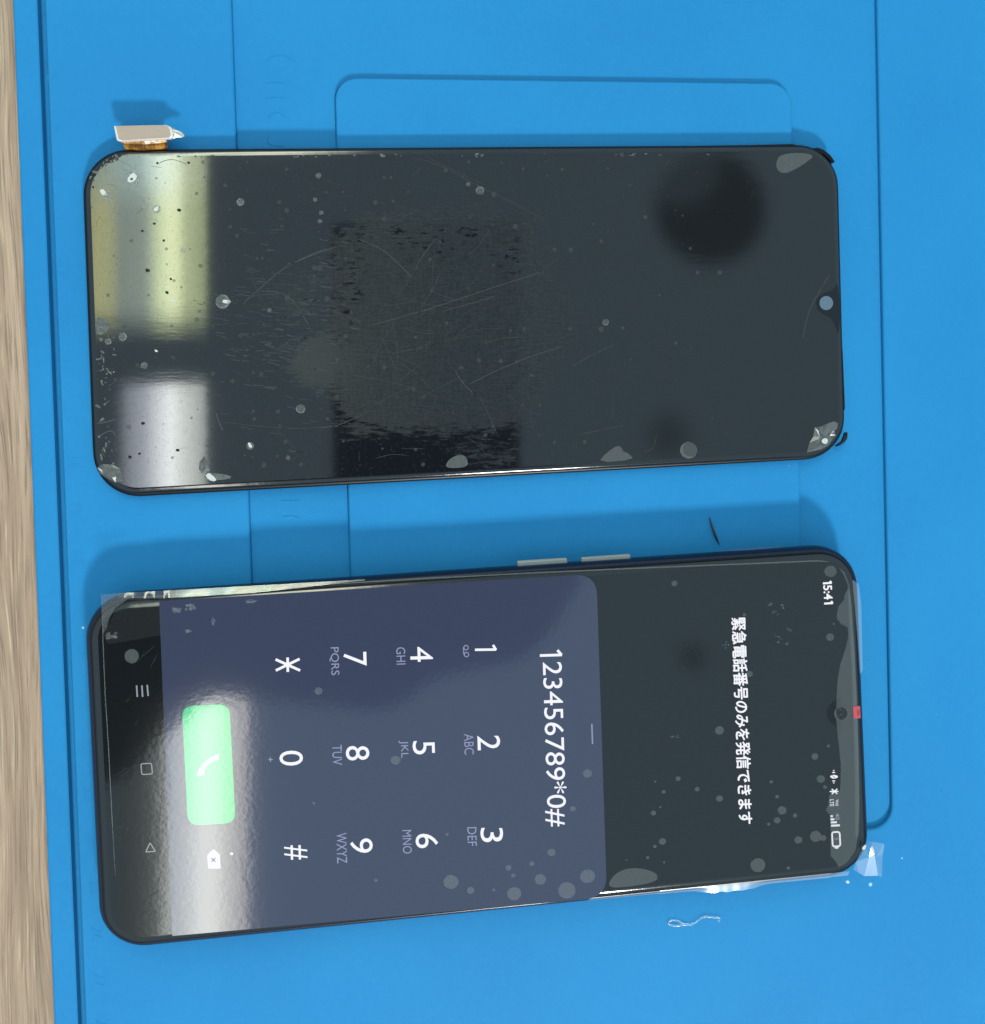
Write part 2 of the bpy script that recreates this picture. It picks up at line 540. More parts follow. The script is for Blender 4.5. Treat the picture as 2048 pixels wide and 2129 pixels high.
M = {
    'mat': make_mat_blue(),
    'wood': make_wood(),
    'worn': make_worn_glass(),
    'black_plastic': simple('black_plastic', (0.0025, 0.0025, 0.003), 0.34, 0, 0.16),
    'black_gloss': simple('black_gloss', (0.003, 0.003, 0.004), 0.07, 0, 0.5),
    'rim_glass': simple('rim_glass', (0.003, 0.0035, 0.004), 0.09, 0, 0.55, bump=(260.0, 0.05, 0.0004)),
    'navy': simple('navy_metal', (0.003, 0.0065, 0.020), 0.24, 0.0, 0.30),
    'button': simple('grey_button', (0.150, 0.163, 0.160), 0.38, 0.2, 0.5),
    'scratch': simple('scratch_and_glint_grey', (0.030, 0.033, 0.033), 0.6, 0, 0.2),
    'scratch_faint': simple('scratch_faint_grey', (0.022, 0.026, 0.027), 0.6, 0, 0.2),
    'chip': simple('chip_grey', (0.031, 0.034, 0.034), 0.35, 0, 0.5, bump=(900.0, 0.5, 0.0004)),
    'shatter': simple('shattered_glass', (0.045, 0.048, 0.046), 0.2, 0, 0.8),
    'white_bit': simple('white_chip_and_glint', (0.30, 0.31, 0.30), 0.4, 0, 0.5),
    'hole': simple('lens_window', (0.055, 0.085, 0.115), 0.3, 0, 0.3),
    'lens': simple('lens_glass', (0.022, 0.026, 0.027), 0.2, 0, 0.5),
    'ring': simple('camera_ring', (0.003, 0.004, 0.005), 0.12, 0, 0.28),
    'steel': simple('brushed_steel', (0.225, 0.172, 0.135), 0.5, 0.2, 0.5, bump=(2500.0, 0.25, 0.0002)),
    'steel_edge': simple('bright_steel_edge', (0.50, 0.47, 0.43), 0.35, 0.3, 0.5),
    'polyimide': make_flex(),
    'fibre': simple('black_fibre', (0.004, 0.004, 0.006), 0.6),
    'red': simple('red_tape', (0.27, 0.030, 0.038), 0.4),
    'red_dark': simple('red_tape_print', (0.17, 0.010, 0.020), 0.4),
    'display': make_display('dark_display'),
    'panel': make_display('lit_keypad_panel', (0.0375, 0.0505, 0.1000)),
    'green': make_display('lit_green_button', (0.016, 0.55, 0.205)),
    'white': simple('lit_white', (0.01, 0.01, 0.01), 0.3, 0, 0.3, emit=(0.93, 0.94, 1.0), es=0.95),
    'white_soft': simple('lit_soft_white', (0.01, 0.01, 0.01), 0.3, 0, 0.3, emit=(0.75, 0.76, 0.90), es=1.0),
    'lav': simple('lit_lavender', (0.01, 0.01, 0.01), 0.3, 0, 0.3, emit=(0.25, 0.27, 0.45), es=1.0),
    'nav': simple('lit_nav_grey', (0.01, 0.01, 0.01), 0.2, 0, 0.5, emit=(0.24, 0.24, 0.30), es=1.0),
    'bubble': make_clear('film_bubble', 0.24, (0.100, 0.110, 0.113), 0.35, 0.10),
    'bubble_edge': make_clear('film_bubble_clear', 0.42, (0.085, 0.090, 0.083), 0.3, 0.10),
    'film': make_clear('clear_film', 0.13, (0.20, 0.21, 0.21), 0.10, 0.25),
    'lift': make_clear('lifted_film', 0.22, (0.110, 0.125, 0.125), 0.2, 0.12),
    'tab': make_clear('film_tab_plastic', 0.15, (0.36, 0.42, 0.47), 0.15, 0.25),
    'scrap': make_clear('clear_scrap', 0.14, (0.45, 0.52, 0.55), 0.15, 0.3),
}


# ------------------------------------------------------------------ object helpers
def tag(o, label=None, cat=None, group=None, kind=None):
    if label:
        o['label'] = label
    if cat:
        o['category'] = cat
    if group:
        o['group'] = group
    if kind:
        o['kind'] = kind
    return o


def empty(name, loc_mm):
    o = bpy.data.objects.new(name, None)
    o.empty_display_size = 0.01
    COL.objects.link(o)
    o.location = Vector(loc_mm) * MM
    return o


def build(name, verts, faces, mats, parent=None, fmats=None, smooth=False, uv=None, origin=None):
    """verts in mm, world placed; origin of the object at its parent's base"""
    org = Vector(parent.matrix_world.translation) if False else None
    root = parent
    off = Vector((0, 0, 0))
    q = parent
    while q is not None:
        off += q.location
        q = q.parent
    if parent is None and origin is not None:
        off = Vector(origin) * MM
    me = bpy.data.meshes.new(name)
    me.from_pydata([tuple(Vector(v) * MM - off) for v in verts], [], faces)
    if not isinstance(mats, (list, tuple)):
        mats = [mats]
    for m_ in mats:
        me.materials.append(m_)
    if fmats:
        for i, k in enumerate(fmats):
            me.polygons[i].material_index = k
    if uv:
        lay = me.uv_layers.new(name='face')
        for poly in me.polygons:
            for li in poly.loop_indices:
                lay.data[li].uv = uv[me.loops[li].vertex_index]
    bm = bmesh.new()
    bm.from_mesh(me)
    bmesh.ops.recalc_face_normals(bm, faces=bm.faces) if len(bm.faces) else None
    bm.to_mesh(me)
    bm.free()
    if smooth:
        for f in me.polygons:
            f.use_smooth = True
    me.update()
    o = bpy.data.objects.new(name, me)
    COL.objects.link(o)
    if parent is not None:
        o.parent = parent
    else:
        o.location = off
    return o


class Acc:
    def __init__(self):
        self.v, self.f, self.m, self.uv = [], [], [], []

    def add(self, vs, fs, m=0):
        b = len(self.v)
        self.v += [tuple(x) for x in vs]
        for f in fs:
            self.f.append(tuple(b + i for i in f))
            self.m.append(m)

    def poly(self, vs, m=0):
        self.add(vs, [tuple(range(len(vs)))], m)


def flat_up(me):
    pass


def rrect(hl, hw, r, n=10):
    """rounded rectangle outline (local mm), counter-clockwise, 4*(n+1) points"""
    out = []
    for cx, cy, a0 in ((hl - r, hw - r, 0), (-hl + r, hw - r, 90), (-hl + r, -hw + r, 180), (hl - r, -hw + r, 270)):
        for k in range(n + 1):
            a = math.radians(a0 + 90 * k / n)
            out.append((cx + r * math.cos(a), cy + r * math.sin(a)))
    return out


def quad_map(corners_mm, L, W):
    """local (u along the long side, v across) -> world xy, through the four measured corners TL TR BR BL"""
    tl, tr, br, bl = [Vector((c.x, c.y)) for c in corners_mm]

    def f(u, v_):
        a = u / L + 0.5
        b = 0.5 - v_ / W
        p = tl * (1 - a) * (1 - b) + tr * a * (1 - b) + br * a * b + bl * (1 - a) * b
        return p
    return f


def rings(fmap, L, W, r, prof, n=10, cap_top=True, cap_bottom=True):
    """prof: (inset, z) from bottom to top"""
    A = Acc()
    cnt = None
    for ins, z in prof:
        o = rrect(L / 2 - ins, W / 2 - ins, max(r - ins * 0.8, 0.3), n)
        A.v += [(*fmap(u, v_), z) for u, v_ in o]
        cnt = len(o)
    for k in range(len(prof) - 1):
        for i in range(cnt):
            j = (i + 1) % cnt
            A.f.append((k * cnt + i, k * cnt + j, (k + 1) * cnt + j, (k + 1) * cnt + i))
    if cap_bottom:
        A.f.append(tuple(range(cnt))[::-1])
    if cap_top:
        A.f.append(tuple((len(prof) - 1) * cnt + i for i in range(cnt)))
    return A


def pxpoly(pts, z):
    return [tuple(U(x, y, z)) for x, y in pts]


def smooth_closed(pts, it=2):
    for _ in range(it):
        out = []
        for i in range(len(pts)):
            a, b = pts[i], pts[(i + 1) % len(pts)]
            out.append((a[0] * .75 + b[0] * .25, a[1] * .75 + b[1] * .25))
            out.append((a[0] * .25 + b[0] * .75, a[1] * .25 + b[1] * .75))
        pts = out
    return pts


def round_poly(pts, r, n=6):
    """px polygon with every corner rounded by r"""
    out = []
    m = len(pts)
    for i in range(m):
        a, b, c_ = Vector(pts[i - 1]), Vector(pts[i]), Vector(pts[(i + 1) % m])
        rr = r[i] if isinstance(r, (list, tuple)) else r
        if rr <= 0:
            out.append(tuple(b))
            continue
        p = b + (a - b).normalized() * rr
        q = b + (c_ - b).normalized() * rr
        for k in range(n + 1):
            t = k / n
            out.append(tuple((1 - t) ** 2 * p + 2 * t * (1 - t) * b + t * t * q))
    return out


def sheet(name, pts, z, m_, parent, thick=0.0):
    top = pxpoly(pts, z)
    A = Acc()
    n = len(top)
    if thick > 0:
        bot = [(x, y, z - thick) for x, y, _ in top]
        A.add(top + bot, [tuple(range(n)), tuple(range(2 * n - 1, n - 1, -1))] + [(i, n + i, n + (i + 1) % n, (i + 1) % n) for i in range(n)])
    else:
        A.add(top, [tuple(range(n))])
    o = build(name, A.v, A.f, m_, parent)
    fix_up(o)
    return o


def fix_up(o):
    """single flat faces look up"""
    me = o.data
    if len(me.polygons) and all(abs(p.normal.z) > 0.5 for p in me.polygons) and sum(p.normal.z for p in me.polygons) < 0:
        me.flip_normals()
        me.update()


def ribbon_pts(line, wd, z):
    """px polyline -> ribbon quads (mm), tapered at the ends"""
    P = [U(x, y, z) for x, y in line]
    vs, fs = [], []
    n = len(P)
    for i in range(n):
        d = (P[min(i + 1, n - 1)] - P[max(i - 1, 0)])
        d.z = 0
        d.normalize()
        s = Vector((-d.y, d.x, 0)) * wd * (0.5 if 0 < i < n - 1 else 0.15)
        vs += [tuple(P[i] + s), tuple(P[i] - s)]
    for i in range(n - 1):
        fs.append((2 * i, 2 * i + 1, 2 * i + 3, 2 * i + 2))
    return vs, fs


def catmull(pts, k=6):
    out = []
    n = len(pts)
    for i in range(n - 1):
        p0, p1, p2, p3 = pts[max(i - 1, 0)], pts[i], pts[i + 1], pts[min(i + 2, n - 1)]
        for j in range(k):
            t = j / k
            out.append(tuple(0.5 * (2 * b + (c_ - a) * t + (2 * a - 5 * b + 4 * c_ - d) * t * t + (-a + 3 * b - 3 * c_ + d) * t ** 3)
                             for a, b, c_, d in zip(p0, p1, p2, p3)))
    out.append(tuple(pts[-1]))
    return out


def tube(path_mm, rad, seg=8):
    P = [Vector(p) for p in path_mm]
    vs, fs = [], []
    n = len(P)
    rad = rad if isinstance(rad, (list, tuple)) else [rad] * n
    for i in range(n):
        d = (P[min(i + 1, n - 1)] - P[max(i - 1, 0)]).normalized()
        s = d.cross(Vector((0, 0, 1)))
        s = s.normalized() if s.length > 1e-6 else Vector((1, 0, 0))
        t = s.cross(d)
        for k in range(seg):
            a = 2 * math.pi * k / seg
            vs.append(tuple(P[i] + (s * math.cos(a) + t * math.sin(a)) * rad[i]))
    for i in range(n - 1):
        for k in range(seg):
            k2 = (k + 1) % seg
            fs.append((i * seg + k, i * seg + k2, (i + 1) * seg + k2, (i + 1) * seg + k))
    fs.append(tuple(range(seg))[::-1])
    fs.append(tuple((n - 1) * seg + k for k in range(seg)))
    return vs, fs


def glyphs(body, bold=0.0, res=4, extrude=0.0):
    """outline mesh of a word in unit space, (verts, faces, bounds)"""
    c_ = bpy.data.curves.new('lettering', 'FONT')
    c_.body = body
    c_.resolution_u = res
    c_.offset = bold
    c_.extrude = extrude
    o = bpy.data.objects.new('lettering', c_)
    COL.objects.link(o)
    bpy.context.view_layer.update()
    me = bpy.data.meshes.new_from_object(o)
    vs = [tuple(v_.co) for v_ in me.vertices]
    fs = [tuple(p.vertices) for p in me.polygons]
    bpy.data.objects.remove(o)
    bpy.data.curves.remove(c_)
    bpy.data.meshes.remove(me)
    xs = [v_[0] for v_ in vs]
    ys = [v_[1] for v_ in vs]
    return vs, fs, (min(xs), max(xs), min(ys), max(ys))


def text_px(name, body, start, end, height, z, m_, parent, bold=0.0, copies=((0, 0),), res=4, ones=(), wd=0.5):
    """screen writing that runs from start to end along its foot line (px), its body rising 'height' px to the right of it"""
    vs, fs, (x0, x1, y0, y1) = glyphs(body, bold, res)
    s, e = Vector(start), Vector(end)
    d = (e - s)
    up = Vector((d.y, -d.x)).normalized() * height      # reading down the photo: letters' tops point right
    A = Acc()
    for k, (ox, oy) in enumerate(copies):
        out = []
        for x, y, _ in vs:
            p = s + d * ((x - x0) / (x1 - x0)) + up * ((y - y0) / (y1 - y0))
            out.append(tuple(U(p.x + ox, p.y + oy, z + 0.003 * k)))
        A.add(out, fs)
    dn = d.normalized()
    un = up.normalized()
    for k, o1 in enumerate(ones):       # figure one: stem with a slanted flag
        o1 = Vector(o1)
        for q, ln in enumerate(([o1, o1 + up], [o1 + up - un * 0.8, o1 + up * 0.80 - dn * height * 0.22])):
            P = [U(c_.x, c_.y, z + 0.004 * q) for c_ in ln]
            dd = (P[1] - P[0]).normalized()
            sd = Vector((-dd.y, dd.x, 0)) * wd * 0.5
            A.add([tuple(P[0] + sd), tuple(P[0] - sd), tuple(P[1] - sd), tuple(P[1] + sd)], [(0, 1, 2, 3)])
    o = build(name, A.v, A.f, m_, parent)
    for pl_ in o.data.polygons:
        if pl_.normal.z < 0:
            pl_.flip()
    return o


def disc_pts(cx, cy, rx, ry=None, n=18, jag=0.0, a=0.0):
    ry = ry or rx
    out = []
    for k in range(n):
        t = 2 * math.pi * k / n
        j = 1 + random.uniform(-jag, jag)
        x, y = rx * math.cos(t) * j, ry * math.sin(t) * j
        out.append((cx + x * math.cos(a) - y * math.sin(a), cy + x * math.sin(a) + y * math.cos(a)))
    return out


# ================================================================== setting: the bench top
TZ = -4.0
v = [(-330, -320, TZ), (380, -320, TZ), (380, 330, TZ), (-330, 330, TZ), (-330, -320, TZ - 20), (380, -320, TZ - 20), (380, 330, TZ - 20), (-330, 330, TZ - 20)]
f = [(0, 1, 2, 3), (7, 6, 5, 4), (0, 4, 5, 1), (1, 5, 6, 2), (2, 6, 7, 3), (3, 7, 4, 0)]
tag(build('tabletop', v, f, M['wood'], origin=(0, 0, TZ)), 'oak grained wooden bench top under the blue mat', 'table', kind='structure')

# ================================================================== the blue repair mat
xe = -96.0


def line_x(pts):
    return sum(U(x, y, 0).x for x, y in pts) / len(pts)


X_EDGE = line_x([(54, 700), (76, 1250)])
X_GROOVE = line_x([(89, 0), (109, 700), (132, 1250), (174, 2129)])
X_AL = line_x([(483, 0), (492, 305), (517, 1030), (522, 1200)])
X_BL = line_x([(697, 180), (700, 300), (725, 1025), (728, 1200)])
X_BR = line_x([(1647, 200), (1648, 300), (1661, 955), (1666, 1130)])
X_AR = line_x([(1825, 130), (1828, 330), (1838, 700), (1856, 1690)])
Y_BT = sum(U(x, y, 0).y for x, y in [(735, 162), (940, 164), (1560, 171), (1625, 171)]) / 4
Y_AB = U(1815, 1719, -1).y
MX0, MX1, MY0, MY1 = X_EDGE, X_EDGE + 420, -165.0, 190.0


def rr_xy(x0, x1, y0, y1, r, n=6):
    cx, cy = (x0 + x1) / 2, (y0 + y1) / 2
    return [(cx + a, cy + b) for a, b in rrect((x1 - x0) / 2, (y1 - y0) / 2, r, n)]


def loft(A, outlines):
    """outlines: list of (points, z), same count; adds the walls"""
    b0 = len(A.v)
    n = len(outlines[0][0])
    for o, z in outlines:
        A.v += [(x, y, z) for x, y in o]
    for k in range(len(outlines) - 1):
        for i in range(n):
            j = (i + 1) % n
            A.f.append((b0 + k * n + i, b0 + k * n + j, b0 + (k + 1) * n + j, b0 + (k + 1) * n + i))
            A.m.append(0)
    return b0, n


def fill_between(A, outer, inner, z):
    """flat face at z between two closed outlines (inner may be None)"""
    bm = bmesh.new()
    ed = []
    for o in ([outer] if inner is None else [outer, inner]):
        vs = [bm.verts.new((x, y, z)) for x, y in o]
        for i in range(len(vs)):
            ed.append(bm.edges.new((vs[i], vs[(i + 1) % len(vs)])))
    bmesh.ops.triangle_fill(bm, use_beauty=True, use_dissolve=False, edges=ed, normal=(0, 0, 1))
    bm.verts.index_update()
    b = len(A.v)
    A.v += [tuple(q.co) for q in bm.verts]
    for fc in bm.faces:
        ids = [q.index for q in fc.verts]
        if fc.normal.z < 0:
            ids = ids[::-1]
        A.f.append(tuple(b + i for i in ids))
        A.m.append(0)
    bm.free()


A = Acc()


def grow(x0, x1, y0, y1, r, d):
    return rr_xy(x0 - d, x1 + d, y0 - d, y1 + d, max(r + d, 0.15))


E = (MX0, MX1, MY0, MY1, 6.0)
RZ = 0.0
# outer side and rim
loft(A, [(grow(*E, -0.4), -3.98), (grow(*E, 0.0), -3.6), (grow(*E, 0.0), RZ - 0.5), (grow(*E, -0.15), RZ - 0.15), (grow(*E, -0.5), RZ)])
gi = X_GROOVE - X_EDGE
GW = 0.80
e1 = grow(*E, -0.5)
go = grow(*E, -(gi - GW - 0.25))
fill_between(A, e1, go, RZ)
loft(A, [(go, RZ), (grow(*E, -(gi - GW)), RZ - 0.15), (grow(*E, -(gi - 0.70)), -2.4), (grow(*E, -(gi + 0.66)), -2.4), (grow(*E, -(gi + GW)), -0.12), (grow(*E, -(gi + GW + 0.2)), 0.0)])
# recessed tray A
PA = (X_AL, X_AR, Y_AB, 178.0, 5.0)
ad = 1.0
fill_between(A, grow(*E, -(gi + GW + 0.2)), grow(*PA, 0.75), 0.0)
loft(A, [(grow(*PA, 0.75), 0.0), (grow(*PA, 0.40), -0.05), (grow(*PA, 0.17), -0.18), (grow(*PA, 0.03), -0.42), (grow(*PA, -0.06), -0.90), (grow(*PA, -0.11), -0.99), (grow(*PA, -0.18), -ad)])
# raised pad B
PB = (X_BL, X_BR, Y_AB + 34, Y_BT, 4.6)
fill_between(A, grow(*PA, -0.18), grow(*PB, 0.24), -ad)
loft(A, [(grow(*PB, 0.24), -ad), (grow(*PB, 0.14), -1.15), (grow(*PB, 0.05), -1.12), (grow(*PB, 0.0), -0.35), (grow(*PB, -0.12), -0.1), (grow(*PB, -0.35), 0.0)])
fill_between(A, grow(*PB, -0.35), None, 0.0)
rm = build('repair_mat', A.v, A.f, M['mat'], origin=((MX0 + MX1) / 2, 0, -4.0))
tag(rm, 'large bright blue silicone repair mat with recessed trays covering the bench', 'mat')

# moulded ruler figures along the left side and the worn marking beside the tray
p26, p16 = U(203, 1942, 0), U(152, 963, 0)
stepv = (p26 - p16) / 10.0
for n_ in range(6, 30):
    A = Acc()
    vs, fs, (x0, x1, y0, y1) = glyphs(str(n_), -0.012, 2, 0.05)
    c0 = p26 + stepv * (n_ - 26)
    k = 2.3 / 0.70
    A.add([(c0.x + (y - 0.35) * k, c0.y - (x - (x0 + x1) / 2) * k, z - 0.012) for x, y, z in vs], fs)
    build('moulded_numeral', A.v, A.f, M['mat'], rm)
for mk in ([(552, 173), (572, 173), (592, 173)], [(552, 204), (572, 204), (592, 204)], [(552, 128), (570, 118), (592, 117), (612, 128)], [(555, 248), (565, 238), (580, 235), (594, 244)],
           [(560, 282), (556, 293), (566, 302), (590, 304)], [(586, 1076), (597, 1073), (612, 1074), (622, 1078)], [(584, 1041), (602, 1041), (622, 1041)]):
    vs, fs = tube([tuple(U(x, y, -1.02)) for x, y in catmull(mk, 4)], 0.11, 6)
    build('moulded_mark', vs, fs, M['mat'], rm)

# ================================================================== the loose, scratched screen
Z1 = 2.9
c1q = [U(x, y, 1.5) for x, y in ((170, 312), (1740, 301), (1757, 951), (197, 1037))]
L1, W1 = 159.3, 69.2
f1 = quad_map(c1q, L1, W1)
ctr = f1(0, 0)
scr = empty('detached_screen', (ctr.x, ctr.y, 0))
tag(scr, 'scratched dark replacement screen without a body, cracked corner, flex connector at its upper left', 'phone screen')
A = rings(f1, L1, W1, 9.2, [(1.2, 0.02), (0.5, 0.15), (0.05, 0.55), (0.0, 1.1), (0.06, 1.7), (0.32, 2.05), (0.75, 2.15), (1.1, 2.10)], 12)
frm = build('frame', A.v, A.f, M['black_plastic'], scr, smooth=True)
# cover glass with rounded edge
A = rings(f1, L1, W1, 9.2, [(0.62, 2.17), (0.60, 2.35), (0.72, 2.62), (0.98, 2.78), (1.35, 2.86), (1.75, 2.88)], 12, cap_top=True)
rim = build('cover_glass', A.v, A.f, M['rim_glass'], scr, smooth=False)
for p in rim.data.polygons:
    p.use_smooth = abs(p.normal.z) < 0.999
# the display face (UV carries the position on the face)
A = rings(f1, L1, W1, 9.0, [(1.72, Z1)], 12, cap_bottom=False)
A.f = [tuple(range(len(A.v)))]


def topx(p, z):
    d = CR.transposed() @ (Vector(p) - Vector((0, 0, HC)))
    return (CW / 2 + FPX * d.x / -d.z) / 1000, (CH / 2 - FPX * d.y / -d.z) / 1000


face = build('display_panel', A.v, A.f, M['worn'], scr, uv=[topx(p, Z1) for p in A.v])
fix_up(face)

# scratches: fine grooves that catch the light
lines = []


def z2(pts):
    return [(600 + x / 2.45, 250 + y / 2.45) for x, y in pts]


lines += [(z2([(400, 1050), (700, 965), (1080, 840), (1300, 770)]), .16, 0), (z2([(780, 975), (920, 935), (1060, 895)]), .14, 0),
          (z2([(640, 190), (780, 235), (920, 310), (1100, 400), (1300, 505)]), .13, 1), (z2([(690, 180), (860, 265), (1000, 330)]), .10, 1),
          (z2([(920, 1345), (1060, 1275), (1230, 1205), (1400, 1150)]), .15, 0), (z2([(0, 740), (100, 690), (200, 652)]), .15, 0),
          (z2([(340, 600), (460, 650), (560, 730), (630, 805)]), .16, 0), (z2([(645, 760), (690, 680), (750, 600)]), .14, 0),
          (z2([(160, 1568), (240, 1557), (320, 1525), (380, 1498)]), .15, 0), (z2([(365, 1198), (430, 1118)]), .12, 1),
          (z2([(845, 1270), (885, 1335), (940, 1392)]), .17, 0), (z2([(870, 1300), (880, 1368)]), .14, 1), (z2([(970, 1400), (1020, 1500), (1060, 1595)]), .12, 1),
          (z2([(330, 1300), (480, 1325), (640, 1365)]), .12, 1), (z2([(1100, 1290), (1300, 1325)]), .11, 1), (z2([(120, 935), (330, 950)]), .14, 0),
          (z2([(10, 905), (60, 970), (105, 1050)]), .16, 0), (z2([(60, 1050), (200, 1010)]), .12, 1), (z2([(0, 1690), (60, 1688), (112, 1715)]), .13, 0)]


def z1(pts):
    return [(x / 2.693, y / 2.693) for x, y in pts]


lines += [(z1([(1360, 1700), (1450, 1620), (1580, 1510), (1720, 1440), (1885, 1380)]), .20, 0), (z1([(1360, 1700), (1362, 1758)]), .14, 0), (z1([(1255, 1755), (1370, 1782)]), .18, 0),
          (z1([(1450, 1630), (1580, 1642), (1660, 1710)]), .16, 0), (z1([(1690, 1760), (1735, 1835)]), .2, 0), (z1([(885, 915), (960, 892), (1050, 920)]), .12, 0),
          (z1([(1290, 1665), (1378, 1637)]), .3, 0), (z1([(760, 1200), (800, 1165)]), .2, 0), (z1([(1500, 940), (1530, 905)]), .15, 1), (z1([(1530, 1300), (1560, 1370)]), .12, 1)]


def z3(pts):
    return [(1200 + x / 2.178, 200 + y / 2.178) for x, y in pts]


lines += [(z3([(1146, 803), (1100, 880), (1060, 950), (1035, 1030), (1022, 1100)]), .16, 0), (z3([(470, 300), (485, 335)]), .13, 0), (z3([(775, 380), (760, 420)]), .13, 1),
          (z3([(800, 420), (780, 475)]), .13, 1), (z3([(360, 1530), (345, 1590), (300, 1612)]), .12, 1), (z3([(0, 1535), (160, 1500), (210, 1492)]), .10, 1),
          (z3([(985, 765), (970, 795)]), .12, 1), (z3([(890, 1345), (882, 1365)]), .12, 1)]


def z4(pts):
    return [(x / 2.693, 550 + y / 2.693) for x, y in pts]


lines += [(z4([(1210, 830), (1225, 880), (1250, 930)]), .28, 0), (z4([(700, 462), (1020, 465)]), .12, 1), (z4([(990, 340), (1010, 385)]), .15, 1), (z4([(605, 685), (645, 655)]), .35, 0),
          (z4([(1240, 880), (1450, 905), (1700, 918), (1880, 898)]), .11, 1), (z4([(1600, 1040), (1690, 1050), (1740, 1078)]), .12, 1), (z4([(1300, 655), (1480, 590)]), .12, 1),
          (z4([(1310, 590), (1350, 615)]), .18, 0), (z4([(545, 890), (600, 880), (650, 865)]), .35, 0), (z4([(555, 960), (620, 930), (650, 965)]), .3, 0), (z4([(590, 1080), (570, 1040), (600, 1020)]), .3, 1),
          (z4([(640, 1000), (650, 1060)]), .25, 0), (z4([(540, 600), (640, 582)]), .3, 0)]
n_named = len(lines)
rnd = random.Random(3)
for _ in range(60):      # rubbing marks in the worn middle
    x, y = rnd.gauss(860, 130), rnd.gauss(690, 110)
    a = rnd.choice((rnd.gauss(-0.25, 0.25), rnd.gauss(-1.1, 0.4), rnd.gauss(0.45, 0.3)))
    ln = rnd.uniform(18, 110)
    b = rnd.uniform(-0.15, 0.15)
    lines.append(([(x, y), (x + ln * .5 * math.cos(a), y + ln * .5 * math.sin(a)), (x + ln * math.cos(a + b), y + ln * math.sin(a + b))], rnd.uniform(.06, .12), 1))
for _ in range(230):     # brushed streaks left of the worn middle
    x, y = rnd.gauss(585, 85), rnd.gauss(670, 95)
    if x > 735 or x < 400:
        continue
    ln = rnd.uniform(8, 34)
    a = rnd.gauss(0.12, 0.10)
    lines.append(([(x, y), (x + ln * .5, y + ln * .5 * math.tan(a) + rnd.uniform(-1, 1)), (x + ln, y + ln * math.tan(a))], rnd.uniform(.08, .22), rnd.choice((0, 1, 1))))
for _ in range(150):     # fine rubbing in the worn middle
    x, y = rnd.uniform(690, 1060), rnd.uniform(520, 900)
    ln = rnd.uniform(10, 45)
    a = rnd.gauss(0.1, 0.35) if rnd.random() < .6 else rnd.gauss(1.5, 0.25)
    lines.append(([(x, y), (x + ln * math.cos(a), y + ln * math.sin(a))], rnd.uniform(.05, .10), 1))
for _ in range(90):      # specks over the dark strip
    x, y = rnd.uniform(700, 1075), rnd.uniform(865, 995)
    ln = rnd.uniform(2, 9)
    a = rnd.uniform(-1.2, 1.2)
    lines.append(([(x, y), (x + ln * math.cos(a), y + ln * math.sin(a))], rnd.uniform(.08, .18), 1))
for _ in range(55):      # short nicks, denser to the left and along the edges
    x = 200 + 1480 * rnd.random() ** 1.8
    y = rnd.choice((rnd.uniform(330, 980), 330 + abs(rnd.gauss(0, 25)), 985 - abs(rnd.gauss(0, 60))))
    if y > 1000 - (x - 200) * 0.055:
        continue
    a = rnd.uniform(-1.9, 0.6)
    ln = rnd.uniform(5, 26)
    lines.append(([(x, y), (x + ln * math.cos(a), y + ln * math.sin(a))], rnd.uniform(.10, .22), rnd.choice((0, 1, 1))))
A = Acc()
for i, (pts_, wd, mi) in enumerate(lines):
    vs, fs = ribbon_pts(catmull(pts_, 4) if len(pts_) > 2 else pts_, wd * 0.74, Z1 + 0.03)
    if i < n_named:
        fix_up(build('scratch', vs, fs, M['scratch_faint' if mi else 'scratch'], face))
    else:
        A.add(vs, fs, mi)
o = build('scuff_marks', A.v, A.f, [M['scratch'], M['scratch_faint']], face, fmats=A.m)
fix_up(o)
o['kind'] = 'stuff'

# blisters under the old protector, each its own
for bx, by, r in ((274, 370, 17), (463, 627, 15), (998, 396, 9), (625, 850, 10), (1259, 670, 7), (500, 420, 8), (665, 460, 5), (655, 415, 5), (662, 365, 6), (1432, 936, 18),
                  (520, 927, 8), (668, 442, 5), (560, 645, 5), (226, 408, 10), (325, 434, 9), (380, 520, 6), (240, 451, 6), (255, 700, 9), (300, 760, 7), (225, 710, 7), (973, 383, 5), (599, 952, 5)):
    if r < 7:
        sheet('air_bubble', disc_pts(bx, by, r, r * 0.9, 14, 0.14), Z1 + 0.05, M['bubble'], face)
        continue
    A = Acc()
    A.poly(pxpoly(disc_pts(bx, by, r, r * 0.95, 18, 0.04), Z1 + 0.05), 0)
    a0_ = random.uniform(0, 6.28)
    sw_ = random.uniform(3.6, 5.6)
    pr = None
    for q_ in range(19):            # bright crescent of the blister's rim
        a_ = a0_ + sw_ * q_ / 18
        w_ = r * 0.30 * math.sin(math.pi * q_ / 18) + 0.4
        ro = r * random.uniform(0.93, 1.0)
        cu_ = ((bx + ro * math.cos(a_), by + ro * math.sin(a_)), (bx + (ro - w_) * math.cos(a_), by + (ro - w_) * math.sin(a_)))
        if pr:
            A.poly(pxpoly([pr[0], cu_[0], cu_[1], pr[1]], Z1 + 0.075), 1)
        pr = cu_
    fix_up(build('air_bubble', A.v, A.f, [M['bubble'], M['bubble_edge']], face, fmats=A.m))
for bx, by, r in ((274, 372, 3), (372, 437, 4), (321, 465, 3), (307, 562, 5), (347, 608, 4), (296, 480, 3), (270, 950, 4), (369, 936, 4), (297, 880, 4), (355, 580, 3), (340, 500, 3), (392, 338, 3), (327, 339, 3), (290, 943, 3)):
    sheet('dust_speck', disc_pts(bx, by, r, r * 0.8, 9, 0.2), Z1 + 0.07, M['black_plastic'], face)
